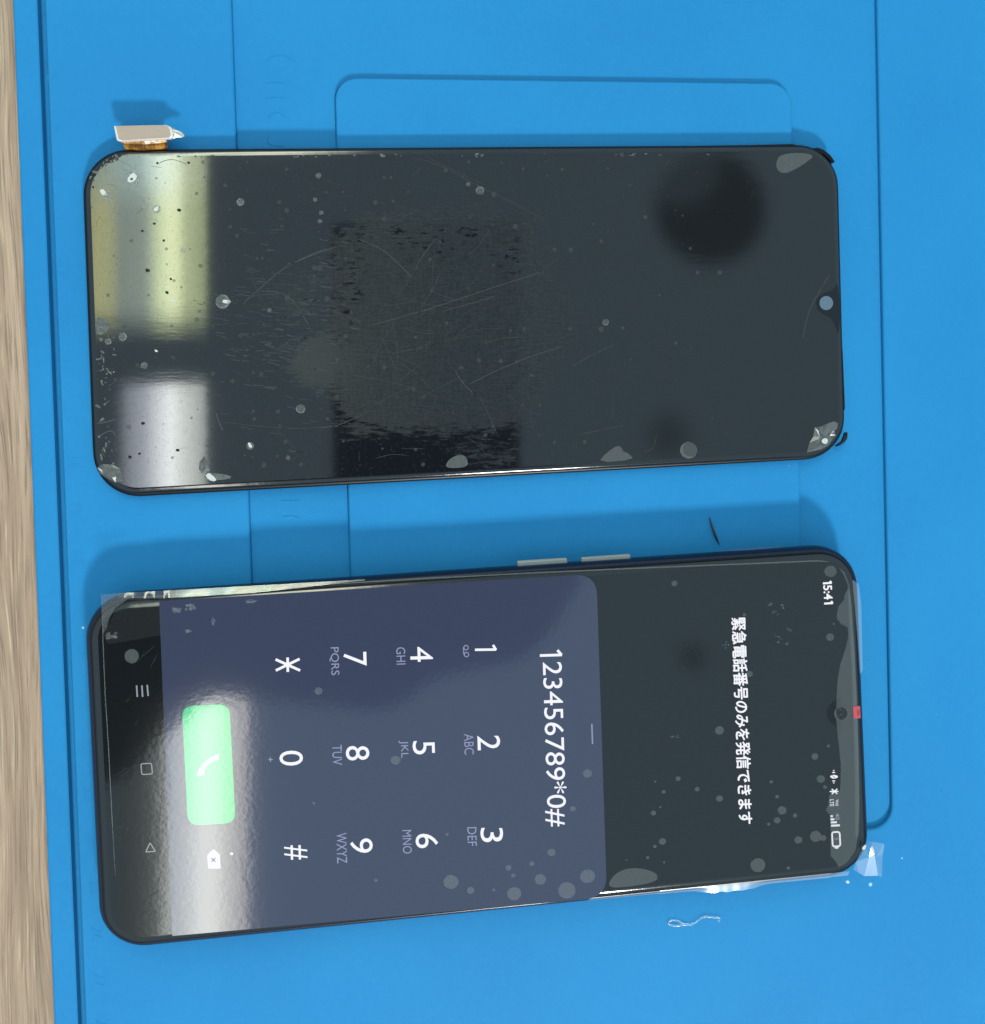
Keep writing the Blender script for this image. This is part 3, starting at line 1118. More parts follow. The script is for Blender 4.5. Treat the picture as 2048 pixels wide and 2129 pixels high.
for bx, by, r in ((520, 926, 5), (325, 434, 5), (362, 625, 4), (470, 627, 6), (438, 992, 9), (325, 730, 3), (275, 370, 10), (215, 400, 7)):
    sheet('glass_nick', disc_pts(bx, by, r * 1.3, r * 0.7, 9, 0.25, random.uniform(-1, 1)), Z1 + 0.06, M['white_bit'], face)

# lifted and chipped places along the edge
sheet('edge_chip', smooth_closed([(1622, 320), (1672, 317), (1694, 324), (1676, 338), (1650, 354), (1632, 361), (1618, 357), (1612, 340)], 2), Z1 + 0.05, M['chip'], face)
sheet('edge_chip', smooth_closed([(1243, 962), (1262, 940), (1284, 926), (1293, 930), (1294, 938), (1308, 943), (1318, 956)], 1), Z1 + 0.05, M['chip'], face)
sheet('edge_chip', smooth_closed([(924, 974), (932, 956), (948, 947), (962, 945), (972, 954), (973, 972)], 2), Z1 + 0.05, M['chip'], face)
sheet('edge_chip', smooth_closed([(197, 660), (212, 660), (226, 668), (228, 682), (220, 692), (200, 700)], 2), Z1 + 0.05, M['chip'], face)
sheet('edge_chip', smooth_closed([(420, 985), (440, 984), (470, 986), (484, 992), (470, 998), (430, 998)], 2), Z1 + 0.05, M['bubble_edge'], face)


def shards(name, pts, cen, z, hz, mats, parent, seed):
    """broken glass: facets with their own tilts"""
    r_ = random.Random(seed)
    A = Acc()
    ring = [U(x, y, z) for x, y in pts]
    c_ = U(cen[0], cen[1], z)
    n = len(ring)
    mid = []
    for i in range(n):
        q = ring[i].lerp(c_, r_.uniform(.35, .6))
        q.z = z + r_.uniform(0.0, hz)
        mid.append(q)
    c_.z = z + hz * 0.6
    vs = [tuple(q) for q in ring] + [tuple(q) for q in mid] + [tuple(c_)]
    for i in range(n):
        j = (i + 1) % n
        A.add([vs[i], vs[j], vs[n + i]], [(0, 1, 2)], r_.choice((0, 0, 1)))
        A.add([vs[j], vs[n + j], vs[n + i]], [(0, 1, 2)], r_.choice((0, 0, 0, 1, 2)))
        A.add([vs[n + i], vs[n + j], vs[2 * n]], [(0, 1, 2)], r_.choice((0, 0, 1)))
    o = build(name, A.v, A.f, mats, parent, fmats=A.m)
    for p in o.data.polygons:
        if p.normal.z < 0:
            p.flip()
    return o


SH = [M['shatter'], M['chip'], M['white_bit']]
cc = shards('cracked_corner', [(1677, 941), (1683, 920), (1691, 908), (1694, 889), (1708, 886), (1722, 880), (1734, 876), (1742, 880), (1741, 890), (1735, 897), (1738, 905), (1730, 915), (1722, 926), (1708, 934)],
            (1714, 908), Z1 + 0.08, 0.35, SH, face, 5)
cc['label'] = 'shattered whitish corner of the glass'
sheet('glass_nick', disc_pts(1715, 917, 6.5, 6, 12, 0.08), Z1 + 0.55, M['white_bit'], face)
shards('cracked_corner', [(202, 972), (212, 965), (236, 966), (250, 975), (258, 1000), (240, 1003), (222, 994), (208, 985)], (226, 982), Z1 + 0.08, 0.3, [M['chip'], M['shatter'], M['white_bit']], face, 8)
shards('cracked_corner', [(415, 960), (425, 948), (433, 965), (437, 978), (420, 984), (413, 975)], (424, 968), Z1 + 0.08, 0.2, [M['shatter'], M['chip'], M['chip']], face, 9)
# crumbly corner at the upper left
def mk_edge(A):
    o = build('chipped_edge', A.v, A.f, [M['chip'], M['black_plastic'], M['bubble_edge']], face, fmats=A.m)
    fix_up(o)
    o['kind'] = 'stuff'


A = Acc()
for _ in range(46):
    t = rnd.random()
    a = math.radians(185 + 80 * t)
    x = 258 + 76 * math.cos(a) * rnd.uniform(.86, 1.0)
    y = 398 + 78 * math.sin(a) * rnd.uniform(.86, 1.0)
    A.poly(pxpoly(disc_pts(x, y, rnd.uniform(1.5, 5), rnd.uniform(1, 3), 6, .3, rnd.uniform(0, 3)), Z1 + 0.06 + rnd.random() * 0.02), rnd.choice((0, 1, 1)))
mk_edge(A)
A = Acc()
for _ in range(40):
    x = 203 + rnd.random() * 36 + (0 if rnd.random() < .6 else 2)
    y = rnd.uniform(690, 965)
    A.poly(pxpoly(disc_pts(x, y, rnd.uniform(1, 7), rnd.uniform(0.8, 3), 7, .35, rnd.uniform(0, 3)), Z1 + 0.06 + rnd.random() * 0.02), rnd.choice((0, 0, 2)))
mk_edge(A)
A = Acc()
for _ in range(26):
    x = rnd.uniform(330, 1500)
    y = 322 - (x - 330) * 0.002 + rnd.random() * 5
    A.poly(pxpoly(disc_pts(x, y, rnd.uniform(1.5, 8), rnd.uniform(0.8, 2), 7, .35, rnd.uniform(-.4, .4)), Z1 + 0.06 + rnd.random() * 0.02), rnd.choice((0, 0, 2)))
mk_edge(A)
# front camera hole in its drop-shaped notch
sheet('camera_notch', smooth_closed([(1741, 585), (1736, 600), (1722, 606), (1708, 612), (1698, 622), (1697, 636), (1703, 648), (1716, 655), (1728, 660), (1738, 678), (1744, 700), (1748, 640)], 2), Z1 + 0.04, M['ring'], face)
sheet('camera_hole', disc_pts(1718, 630, 14.2, 14.6, 28), Z1 + 0.08, M['hole'], face)
# torn black adhesive along the far edge and the loose corner
A = Acc()
for pts_ in ([(1380, 306), (1430, 303.5), (1560, 301.5), (1648, 299.5), (1664, 304), (1688, 309), (1700, 306.5), (1712, 311), (1726, 322), (1736, 336), (1728, 334), (1712, 320), (1690, 314), (1640, 311), (1500, 309), (1380, 310)],
             [(1740, 520), (1744, 524), (1745, 600), (1742, 604)], [(1748, 722), (1752, 728), (1757, 850), (1753, 856)]):
    top = pxpoly(pts_, 2.0)
    n = len(top)
    A.add(top + [(x, y, 0.4) for x, y, _ in top], [tuple(range(n)), tuple(range(2 * n - 1, n - 1, -1))] + [(i, n + i, n + (i + 1) % n, (i + 1) % n) for i in range(n)])
build('torn_adhesive', A.v, A.f, M['black_plastic'], scr)

# flex cable with its steel connector plate
fx = Acc()
rows = [[(262, 314), (300, 314), (346, 312)], [(258, 306), (300, 307), (349, 303)], [(255, 298), (300, 300), (347, 296)], [(256, 288), (300, 288), (345, 286)]]
zz = [1.6, 2.9, 2.5, 3.2]
n = 3
vs = []
for rw, z in zip(rows, zz):
    for k_, (x, y) in enumerate(rw):
        vs.append(tuple(U(x, y, z + (0.5 if k_ == 1 else 0.0))))
fs = [(r * n + c_, r * n + c_ + 1, (r + 1) * n + c_ + 1, (r + 1) * n + c_) for r in range(3) for c_ in range(2)]
m0 = len(vs)
vs += [(x, y, z - 0.15) for x, y, z in vs]
fs += [tuple(m0 + i for i in q[::-1]) for q in fs]
fc = build('flex_cable', vs, fs, M['polyimide'], scr)
pl = [(237, 262), (345, 259.5), (354, 263), (358, 270), (360, 283), (356, 288), (252, 294), (243, 291)]
top = pxpoly(pl, 4.2)
A = Acc()
n = len(top)
ce = Vector((0, 0, 0))
for t_ in top:
    ce += Vector(t_)
ce /= n
inner = [tuple(Vector(t_) + (ce - Vector(t_)).normalized() * 0.42 + Vector((0, 0, 0.22))) for t_ in top]
A.add(top + inner + [(x, y, 3.55) for x, y, _ in top], [tuple(n + i for i in range(n))])
A.m[-1] = 0
for i in range(n):
    j = (i + 1) % n
    A.f.append((i, j, n + j, n + i))
    A.m.append(1)
    A.f.append((2 * n + i, 2 * n + j, j, i))
    A.m.append(1)
A.f.append(tuple(range(3 * n - 1, 2 * n - 1, -1)))
A.m.append(0)
cp = build('connector_plate', A.v, A.f, [M['steel'], M['steel_edge']], fc, fmats=A.m)
tip = [(354, 263), (368, 271), (378, 275), (384, 283), (378, 286), (366, 286), (360, 288), (356, 287)]
o = shards('torn_metal_tip', tip, (365, 279), 3.6, 0.8, [M['steel_edge'], M['steel'], M['chip']], fc, 4)

# crumb of black plastic beside the broken corner
A = Acc()
r_ = random.Random(12)
crumb = [(1738, 926), (1745, 922), (1752, 916), (1756, 907), (1758, 899), (1762, 898), (1763, 905), (1760, 913), (1756, 919), (1748, 925), (1741, 928)]
top = [tuple(Vector(q) + Vector((0, 0, r_.uniform(-.3, .3)))) for q in pxpoly(crumb, 0.9)]
n = len(top)
A.add(top + [(x, y, 0.0) for x, y, _ in top], [tuple(range(n)), tuple(range(2 * n - 1, n - 1, -1))] + [(i, n + i, n + (i + 1) % n, (i + 1) % n) for i in range(n)])
cr = build('plastic_crumb', A.v, A.f, M['black_plastic'], origin=U(1750, 915, 0))
tag(cr, 'small curled black plastic crumb beside the cracked corner of the loose screen', 'debris')

# ================================================================== the working phone
Z2 = 8.2
c2q = [U(x, y, 4.0) for x, y in ((178, 1236), (1772, 1128), (1800, 1808), (214, 1969))]
L2, W2 = 160.9, 74.1
f2 = quad_map(c2q, L2, W2)
ctr = f2(0, 0)
ph = empty('smartphone', (ctr.x, ctr.y, 0))
tag(ph, 'working dark blue smartphone with lit dial pad and green call button, under clear film', 'smartphone')
A = rings(f2, L2, W2, 9.4, [(3.0, 0.02), (1.6, 0.45), (0.6, 1.3), (0.1, 2.6), (0.0, 3.6), (0.0, 4.6), (0.12, 5.6), (0.5, 6.5), (1.0, 7.05), (1.25, 7.12), (1.5, 7.05)], 14)
build('body', A.v, A.f, M['navy'], ph, smooth=True)
A = rings(f2, L2, W2, 9.2, [(1.36, 7.08), (1.34, 7.5), (1.45, 7.55), (1.85, 7.5)], 14)
build('glass_gasket', A.v, A.f, M['black_plastic'], ph)
A = rings(f2, L2, W2, 9.2, [(1.62, 7.48), (1.60, 7.60), (1.74, 7.78), (2.2, 7.99), (2.7, 8.13), (3.1, 8.18)], 14)
gl = build('cover_glass', A.v, A.f, M['rim_glass'], ph)
for p in gl.data.polygons:
    p.use_smooth = abs(p.normal.z) < 0.999
A = rings(f2, L2, W2, 8.6, [(3.05, Z2 + 0.01)], 14, cap_bottom=False)
A.f = [tuple(range(len(A.v)))]
disp = build('display', A.v, A.f, M['display'], ph)
fix_up(disp)
# side buttons
for a, b in (((1075, 1167.5), (1178, 1161)), ((1208, 1160), (1309, 1153))):
    P, Q = U(*a, 4.6), U(*b, 4.6)
    d = (Q - P).normalized()
    nrm_ = Vector((-d.y, d.x, 0))
    vs = []
    for p_, e_ in ((P, 0), (P + d * 0.3, 1), (Q - d * 0.3, 1), (Q, 0)):
        for o_, z in ((-1.2, 3.9), (0.02 + 0.10 * e_, 4.0), (0.06 + 0.14 * e_, 4.4), (0.02 + 0.12 * e_, 4.9), (-0.25, 5.1), (-1.2, 5.1)):
            q = p_ + nrm_ * o_
            vs.append((q.x, q.y, z))
    k = 6
    fs = [(i * k + j, i * k + (j + 1) % k, (i + 1) * k + (j + 1) % k, (i + 1) * k + j) for i in range(3) for j in range(k)]
    fs += [tuple(range(k)), tuple(range(4 * k - 1, 3 * k - 1, -1))]
    build('volume_button', vs, fs, M['button'], ph)
# SIM tray seam on the same side
vs, fs = ribbon_pts([(1488, 1146), (1560, 1141.5), (1630, 1137)], 0.35, 5.9)
o = build('sim_tray', vs, fs, simple('tray_seam', (0.03, 0.05, 0.11), 0.3), ph)

# lit screen: keypad sheet
ZP = Z2 + 0.05
panel = round_poly([(331, 1250), (1240, 1193), (1262, 1866), (358, 1946)], [0, 46, 46, 0], 10)
# follow the glass edge at the bottom
pan = sheet('keypad_panel', panel, ZP, M['panel'], disp)
btn = sheet('call_button', round_poly([(378, 1468.5), (477, 1463.5), (490, 1711), (391, 1716.5)], 24, 8), ZP + 0.03, M['green'], disp)
hs = [(1195, 780), (1192, 838), (1152, 848), (1110, 868), (1078, 898), (1055, 930), (1048, 985), (990, 1002), (975, 995), (985, 955), (1005, 915), (1040, 870), (1080, 832), (1130, 800)]
sheet('handset_icon', round_poly([(200 + x / 4.667, 1400 + y / 4.667) for x, y in hs], 2, 3), ZP + 0.06, M['white'], btn)
dk = sheet('delete_key', round_poly([(200 + x / 4.667, 1400 + y / 4.667) for x, y in ((1137, 1700), (1200, 1755), (1210, 1895), (1086, 1898), (1076, 1765))], [3, 4, 4, 4, 4], 4), ZP + 0.03, M['white'], disp)
A = Acc()
for a in (((1115, 1790), (1160, 1830)), ((1160, 1788), (1115, 1832))):
    vs, fs = ribbon_pts([(200 + x / 4.667, 1400 + y / 4.667) for x, y in (a[0], ((a[0][0] + a[1][0]) / 2, (a[0][1] + a[1][1]) / 2), a[1])], 0.28, ZP + 0.06 + 0.01 * len(A.f))
    A.add(vs, fs)
o = build('cross_mark', A.v, A.f, M['lav'], dk)
fix_up(o)
sheet('cursor_dot', disc_pts(481.5, 1775, 3.6, 3.2, 12), ZP + 0.03, M['white'], disp)

# key figures and their letters
dirv = Vector((0.030, 1.0))


def key(body, x0, x1, ym, hw, bold=0.0):
    s = Vector((x0, ym)) - dirv * hw
    e = Vector((x0, ym)) + dirv * hw
    return text_px('key_figure', body, s, e, x1 - x0, ZP + 0.03, M['white'], disp, bold)


def sub(body, x0, x1, ya, yb):
    ym = (ya + yb) / 2
    hw = (yb - ya) / 2
    s = Vector((x0, ym)) - dirv * hw
    e = Vector((x0, ym)) + dirv * hw
    return text_px('key_letters', body, s, e, x1 - x0, ZP + 0.03, M['lav'], disp, 0.0)


key('2', 993, 1040, 1545, 15)
key('3', 999, 1046, 1736.5, 15)
key('4', 853, 900, 1361, 15.5)
key('5', 858, 904, 1555, 14)
key('6', 864, 911, 1749, 15)
key('7', 714, 762, 1371, 14.5)
key('8', 719, 768, 1566.5, 15)
key('9', 728, 775, 1759, 15)
key('0', 581, 630, 1577, 15.5)
key('#', 591, 639, 1773, 15)
sub('GHI', 824, 843, 1346, 1382)
sub('PQRS', 685, 705, 1346, 1404)
sub('ABC', 965, 985, 1526, 1569)
sub('JKL', 829, 849, 1540, 1576)
sub('TUV', 691, 711, 1549, 1591)
sub('DEF', 972, 991, 1720, 1759)
sub('MNO', 837, 856, 1726, 1775)
sub('WXYZ', 700, 721, 1732, 1795)


def bars(name, segs, wd, z, m_, parent):
    A = Acc()
    for i, sg in enumerate(segs):
        vs, fs = [], []
        P = [U(x, y, z + 0.004 * i) for x, y in sg]
        n = len(P)
        for k in range(n):
            d = (P[min(k + 1, n - 1)] - P[max(k - 1, 0)])
            d.normalize()
            s = Vector((-d.y, d.x, 0)) * wd * 0.5
            vs += [tuple(P[k] + s), tuple(P[k] - s)]
        fs = [(2 * k, 2 * k + 1, 2 * k + 3, 2 * k + 2) for k in range(n - 1)]
        A.add(vs, fs)
    o = build(name, A.v, A.f, m_, parent)
    for p in o.data.polygons:
        if p.normal.z < 0:
            p.flip()
    return o


bars('key_figure', [[(987.5, 1351), (1031.5, 1350.5)], [(1031.5, 1351.5), (1025, 1341)]], 0.5, ZP + 0.03, M['white'], disp)
# star key: six arms
arms = []
for a in (0, 60, 120):
    dx, dy = 25 * math.cos(math.radians(a)), 16.5 * math.sin(math.radians(a))
    arms.append([(598 - dx, 1382 - dy), (598 + dx, 1382 + dy)])
arms = [[(573, 1371), (624, 1394)], [(573.5, 1394), (623, 1370)], [(598, 1367), (598.5, 1397)]]
bars('key_figure', arms, 0.52, ZP + 0.03, M['white'], disp)
bars('key_letters', [[(557.5, 1579.5), (567, 1579)], [(562, 1574.5), (562.5, 1584)]], 0.18, ZP + 0.03, M['lav'], disp)


def ring_px(cx, cy, r, k=16):
    return [(cx + r * math.cos(2 * math.pi * i / k), cy + r * math.sin(2 * math.pi * i / k)) for i in range(k + 1)]


bars('voicemail_icon', [ring_px(969, 1346.5, 4.6), ring_px(970, 1361, 4.6), [(963.6, 1346), (964.4, 1361)]], 0.2, ZP + 0.03, M['lav'], disp)
# typed number and the handle of the sheet
text_px('typed_number', '23456789*0#', (1124.0, 1377), (1134.5, 1719), 46, ZP + 0.03, M['white'], disp, 0.0, ones=((1122.5, 1363),), wd=0.55)
bars('sheet_handle', [[(1230.5, 1505), (1232, 1547)]], 0.3, ZP + 0.03, M['lav'], disp)
# notice, clock
ZD = Z2 + 0.04
text_px('notice_text', '緊急電話番号のみを発信できます', (1520.5, 1284.5), (1535.5, 1713), 30, ZD, M['white'], disp, 0.006, copies=((0, 0), (0.55, 0.35), (-0.5, -0.4), (0.1, 0.8)))
text_px('clock_text', '5:4', (1711.3, 1217), (1713.2, 1247), 18.5, ZD, M['white'], disp, 0.02, ones=((1711, 1213), (1713.6, 1255)), wd=0.42)


def q5(x, y):
    return (1600 + x / 4.9, 1500 + y / 4.9)


# status icons
bell = [q5(*p) for p in ((612, 560), (640, 545), (668, 545), (690, 552), (700, 562), (690, 574), (668, 582), (640, 582))]
vb = sheet('bell_icon', round_poly(bell, 2, 3), ZD, M['white'], disp)
bars('vibration_mark', [[q5(640, 520), q5(668, 520)], [q5(648, 500), q5(660, 500)], [q5(640, 606), q5(668, 606)], [q5(648, 626), q5(660, 626)]], 0.22, ZD + 0.03, M['white'], disp)
bars('slash_mark', [[q5(640, 550), q5(668, 578)]], 0.12, ZD + 0.05, M['display'], disp)
bars('bluetooth_icon', [[q5(614, 714), q5(702, 712)], [q5(634, 688), q5(690, 738)], [q5(634, 740), q5(690, 686)]], 0.26, ZD, M['white'], disp)
text_px('network_text', 'LTE', q5(614, 795), q5(616, 865), 8.2, ZD, M['white_soft'], disp, 0.02)
text_px('network_text', 'Vo)', q5(664, 795), q5(666, 860), 8.2, ZD, M['white_soft'], disp, 0.02)
sb = Acc()
bars('signal_icon', [[q5(622, 966), q5(645, 965)], [q5(622, 998), q5(660, 997)], [q5(625, 1029), q5(686, 1027)], [q5(627, 1062), q5(716, 1058)]], 0.42, ZD, M['white'], disp)
text_px('network_text', '4G', q5(672, 938), q5(673, 1002), 8.0, ZD, M['lav'], disp, 0.02)
ba = [q5(*p) for p in ((636, 1128), (714, 1125), (722, 1270), (644, 1275))]
loop = round_poly(ba, 5, 5)
bars('battery_icon', [loop + [loop[0]]], 0.36, ZD, M['white'], disp)
sheet('battery_tip', [q5(660, 1283), q5(706, 1281), q5(700, 1294), q5(668, 1296)], ZD + 0.02, M['white'], disp)
bars('charging_bolt', [[q5(658, 1196), q5(686, 1206), q5(676, 1186), q5(704, 1198)]], 0.16, ZD, M['lav'], disp)
# navigation marks
bars('menu_icon', [[(284.0, 1425), (285.5, 1449)], [(295, 1425), (296.5, 1449)], [(306, 1424), (308, 1447)]], 0.30, ZD, M['nav'], disp)
sq = round_poly([(293, 1588), (315, 1587), (317, 1609), (294.5, 1610.5)], 4, 4)
bars('home_icon', [sq + [sq[0]]], 0.20, ZD, M['nav'], disp)
tr = round_poly([(312, 1752), (323, 1770), (303, 1771.5)], 2, 3)
bars('back_icon', [tr + [tr[0]]], 0.20, ZD, M['nav'], disp)
# front camera in the drop notch
sheet('camera_notch', smooth_closed([(1752, 1440), (1744, 1452), (1730, 1460), (1721, 1473), (1719, 1486), (1724, 1500), (1738, 1510), (1752, 1522)], 2), ZD, M['ring'], ph)
fcam = sheet('front_camera', disc_pts(1749, 1483.5, 14, 15, 26), ZD + 0.09, M['lens'], ph)
bars('lens_ring', [ring_px(1749, 1483.5, 14, 26)], 0.14, ZD + 0.12, M['bubble_edge'], fcam)
bars('lens_glint', [[(1745, 1473), (1749, 1475), (1746, 1478)], [(1747, 1484), (1750, 1488)]], 0.2, ZD + 0.13, M['scratch'], fcam)  # lens glint painted on as grey strokes

# protective film: its lifted top edge, the overhang, the folded pull tab and the blisters under it
film = empty('protective_film', (0, 0, 0))
film.parent = ph
bpy.context.view_layer.update()
film.location = Vector((0, 0, 0))
lift = [(1741, 1177), (1752, 1192), (1761, 1210), (1764, 1224), (1757, 1233), (1755, 1247), (1743, 1261), (1739, 1284), (1747, 1296), (1762, 1304), (1764, 1320), (1759, 1345), (1747, 1381), (1741, 1416), (1739, 1457),
        (1739, 1500), (1743, 1541), (1748, 1586), (1747, 1643), (1724, 1653), (1722, 1673), (1717, 1684), (1725, 1694), (1727, 1720), (1727, 1765), (1727, 1780), (1737, 1790), (1744, 1803),
        (1762, 1792), (1778, 1770), (1786, 1730), (1787, 1650), (1785, 1550), (1782, 1450), (1777, 1350), (1771, 1260), (1766, 1215), (1756, 1190)]
lf = sheet('lifted_edge', lift, Z2 + 0.13, M['lift'], film)
sheet('edge_fold', [(1762, 1218), (1768, 1240), (1776, 1360), (1781, 1470), (1784, 1560), (1786, 1680), (1783, 1740), (1778, 1740), (1777, 1600), (1772, 1420), (1764, 1260)], Z2 + 0.16, M['lift'], film)
sheet('overhang', round_poly([(1772, 1205), (1786, 1215), (1791, 1260), (1794, 1395), (1788, 1402), (1783, 1330), (1777, 1255)], 4, 3), 7.9, M['tab'], film)
# left end and upper edge of the film
A = Acc()
vs, fs = ribbon_pts([(211, 1236), (214, 1330), (219, 1450), (226, 1560), (233, 1700), (240, 1820)], 0.16, Z2 + 0.16)
A.add(vs, fs)
vs, fs = ribbon_pts([(700, 1214), (900, 1202), (1130, 1190), (1360, 1180), (1560, 1172), (1700, 1166), (1724, 1168)], 0.28, Z2 + 0.02)
A.add(vs, fs)
o = build('film_border', A.v, A.f, M['bubble_edge'], film)
for p in o.data.polygons:
    if p.normal.z < 0:
        p.flip()
cor = [(211, 1236), (250, 1233), (290, 1233), (262, 1248), (240, 1264), (228, 1284), (222, 1305), (214, 1318)]
sheet('lifted_corner', cor, Z2 + 0.18, M['lift'], film)
sheet('milky_sheet', [(214, 1318), (222, 1305), (246, 1262), (300, 1240), (333, 1262), (336, 1320), (225, 1340)], Z2 + 0.15, make_clear('film_thin', 0.03, (0.12, 0.13, 0.12), 0.2, 0.2), film)  # faint milky patch of film, slightly lighter than its surroundings
# film's far edge: a tilted strip added to mirror the environment's added bright patch
A = Acc()
n = 90
for i in range(n + 1):
    t = i / n
    x = 246 + (760 - 246) * t
    y = 1233.5 + (1204.5 - 1233.5) * t
    wd_ = 1.45 * (0.55 + 0.45 * min(1.0, t * 6)) * (1.0 - max(0.0, (t - 0.55) / 0.45) * 0.88)
    ti = 0.36 + (0.16 * math.sin(t * 75) if t < 0.20 else 0.03 * math.sin(t * 31))
    p = U(x, y, 8.05)
    for q_ in (0.0, 0.5, 1.0):
        A.v.append((p.x, p.y - wd_ * q_, 7.98 + wd_ * (q_ * math.tan(ti) * (1.15 - 0.3 * q_))))
A.f = [(i * 3 + j, (i + 1) * 3 + j, (i + 1) * 3 + j + 1, i * 3 + j + 1) for i in range(n) for j in range(2)]
ef = build('raised_edge', A.v, A.f, make_clear('film_far_edge', 0.115, (0.20, 0.22, 0.22), 0.10, 0.50), film, smooth=True)
for p in ef.data.polygons:
    if p.normal.z < 0:
        p.flip()
# overhang along the near side: a thin curled strip that catches the lamp
A = Acc()
n = 170
r_ = random.Random(21)
k = 5
for i in range(n + 1):
    t = i / n
    x = 1225 + (1766 - 1225) * t
    y = 1866.5 + (1810.5 - 1866.5) * t
    glare = math.exp(-((t - 0.545) / 0.115) ** 4)
    wob = 0.5 + 0.3 * math.sin(t * 46 + 0.6) * math.sin(t * 17) + 0.2 * math.sin(t * 120)
    widths = [0.26 + 0.10 * glare, 0.28 + 0.45 * glare * wob, 0.30 + 0.12 * t, 0.30 + 0.12 * t]
    tg = 0.31 + 0.014 * math.sin(t * 60) + 0.008 * math.sin(t * 150)
    tilts = [0.31 if 0.27 < t < 0.93 else 0.8, 1.15 - 0.3 * t, 1.0 - 0.3 * t, 0.85 - 0.2 * t]
    tilts = [q_ * (1 - glare) + tg * glare for q_ in tilts]
    p = U(x, y, 8.1)
    yy, zz_ = 0.0, 8.34
    for j in range(k):
        A.v.append((p.x, p.y - yy, zz_))
        if j < k - 1:
            yy += widths[j] * math.cos(tilts[j]) * 1.25
            zz_ -= widths[j] * math.sin(tilts[j])
A.f = [(i * k + j, (i + 1) * k + j, (i + 1) * k + j + 1, i * k + j + 1) for i in range(n) for j in range(k - 1)]
ov = build('overhang', A.v, A.f, make_clear('film_curl', 0.24, (0.34, 0.40, 0.44), 0.20, 0.45), film, smooth=True)
for p in ov.data.polygons:
    if p.normal.z < 0:
        p.flip()
# folded pull tab at the corner


def q8(x, y, z):
    return tuple(U(1780 + x / 7.03, 1640 + y / 7.03, z))


tv = [q8(60, 930, 7.6), q8(130, 830, 8.4), q8(185, 762, 9.0), q8(245, 775, 8.2), q8(400, 800, 7.4), q8(412, 830, 7.2), q8(388, 960, 7.0), q8(375, 1292, 6.0),
      q8(318, 1270, 7.2), q8(270, 950, 9.2), q8(215, 850, 9.6), q8(190, 1000, 8.6), q8(118, 1276, 6.4), q8(0, 1070, 7.7), q8(40, 1230, 6.6), q8(-40, 1180, 7.2), q8(290, 1000, 7.8)]
tf = [(0, 1, 11), (1, 2, 10, 11), (2, 3, 10), (3, 9, 10), (3, 4, 16), (4, 5, 6, 16), (6, 7, 16), (7, 8, 16), (16, 8, 9), (10, 9, 11), (9, 8, 12, 11), (0, 11, 13), (13, 11, 12, 14), (15, 13, 14)]
pt = build('pull_tab', tv, tf, [M['tab'], make_clear('film_double', 0.25, (0.38, 0.44, 0.48), 0.15, 0.25), make_clear('film_fold', 0.40, (0.42, 0.48, 0.52), 0.2, 0.3)], film,
           fmats=[0, 0, 1, 2, 0, 1, 0, 1, 0, 2, 1, 0, 0, 0])
for p in pt.data.polygons:
    if p.normal.z < 0:
        p.flip()
sheet('tab_glint', disc_pts(1797, 1762, 5.5, 3.4, 12, 0.15, 2.2), 8.6, M['white_bit'], film)  # glints on the film, painted as small white discs
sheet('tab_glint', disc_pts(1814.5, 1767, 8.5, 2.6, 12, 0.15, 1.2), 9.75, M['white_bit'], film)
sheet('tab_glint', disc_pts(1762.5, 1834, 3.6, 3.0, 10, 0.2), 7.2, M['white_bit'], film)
# blisters
bl3 = [(440, 355, 14), (757, 497, 8), (1147, 300, 28), (1145, 598, 18), (1162, 538, 5), (780, 765, 15), (644, 1020, 20), (457, 1238, 11), (391, 1298, 9), (354, 1252, 5), (543, 1286, 11), (644, 1328, 16),
       (345, 1394, 12), (376, 1367, 5), (386, 1523, 16), (352, 1545, 8), (319, 1596, 7), (224, 1607, 4), (393, 1617, 5), (878, 1253, 8), (905, 1320, 9), (927, 1382, 20), (905, 1427, 15), (867, 1445, 7),
       (986, 1405, 10), (1001, 1516, 18), (1076, 1138, 15), (1137, 1091, 7), (1103, 1240, 19), (1122, 1277, 9), (818, 1630, 34), (956, 1643, 8), (1080, 1500, 26), (1114, 1507, 14), (47, 1215, 20), (47, 1680, 34)]
bl2 = [(1570, 1302, 15), (1462, 1525, 20), (1362, 1582, 13), (1243, 1603, 15), (1267, 1642, 11), (1405, 1662, 28), (1272, 1735, 36), (1540, 1718, 44), (950, 1675, 38), (1050, 1718, 19),
       (1168, 1716, 8), (568, 1667, 9), (930, 1432, 8), (667, 1055, 25), (275, 703, 20), (250, 1275, 7)]
for x, y, r in [(1200 + x / 2.177, 1050 + y / 2.177, r / 2.177) for x, y, r in bl3] + [(550 + x / 2.45, 1150 + y / 2.45, r / 2.45) for x, y, r in bl2] + [(274, 1364, 15)]:
    sheet('air_bubble', disc_pts(x, y, r, r * random.uniform(.88, 1.0), 20, 0.03, -0.15), Z2 + 0.11, M['bubble'], film)
big = [(145, 1735), (145, 1700), (190, 1655), (260, 1640), (340, 1655), (368, 1680), (355, 1705), (260, 1725)]
sheet('air_bubble', smooth_closed([(1200 + x / 2.177, 1050 + y / 2.177) for x, y in big], 2), Z2 + 0.11, M['bubble'], film)
for x, y, a, b in ((232, 1322, 13, 8), (366, 1270, 10, 7), (395, 1262, 13, 8), (390, 1313, 10, 4), (443, 1292, 4, 9), (520, 1250, 16, 4)):
    A = Acc()
    for _ in range(10):
        A.poly(pxpoly(disc_pts(x + rnd.uniform(-a, a) * .7, y + rnd.uniform(-b, b) * .7, a * rnd.uniform(.2, .45), b * rnd.uniform(.2, .5), 8, .3, rnd.uniform(-.5, .5)), Z2 + 0.12 + 0.003 * _))
    o = build('dirt_smear', A.v, A.f, M['bubble'], film)
    fix_up(o)
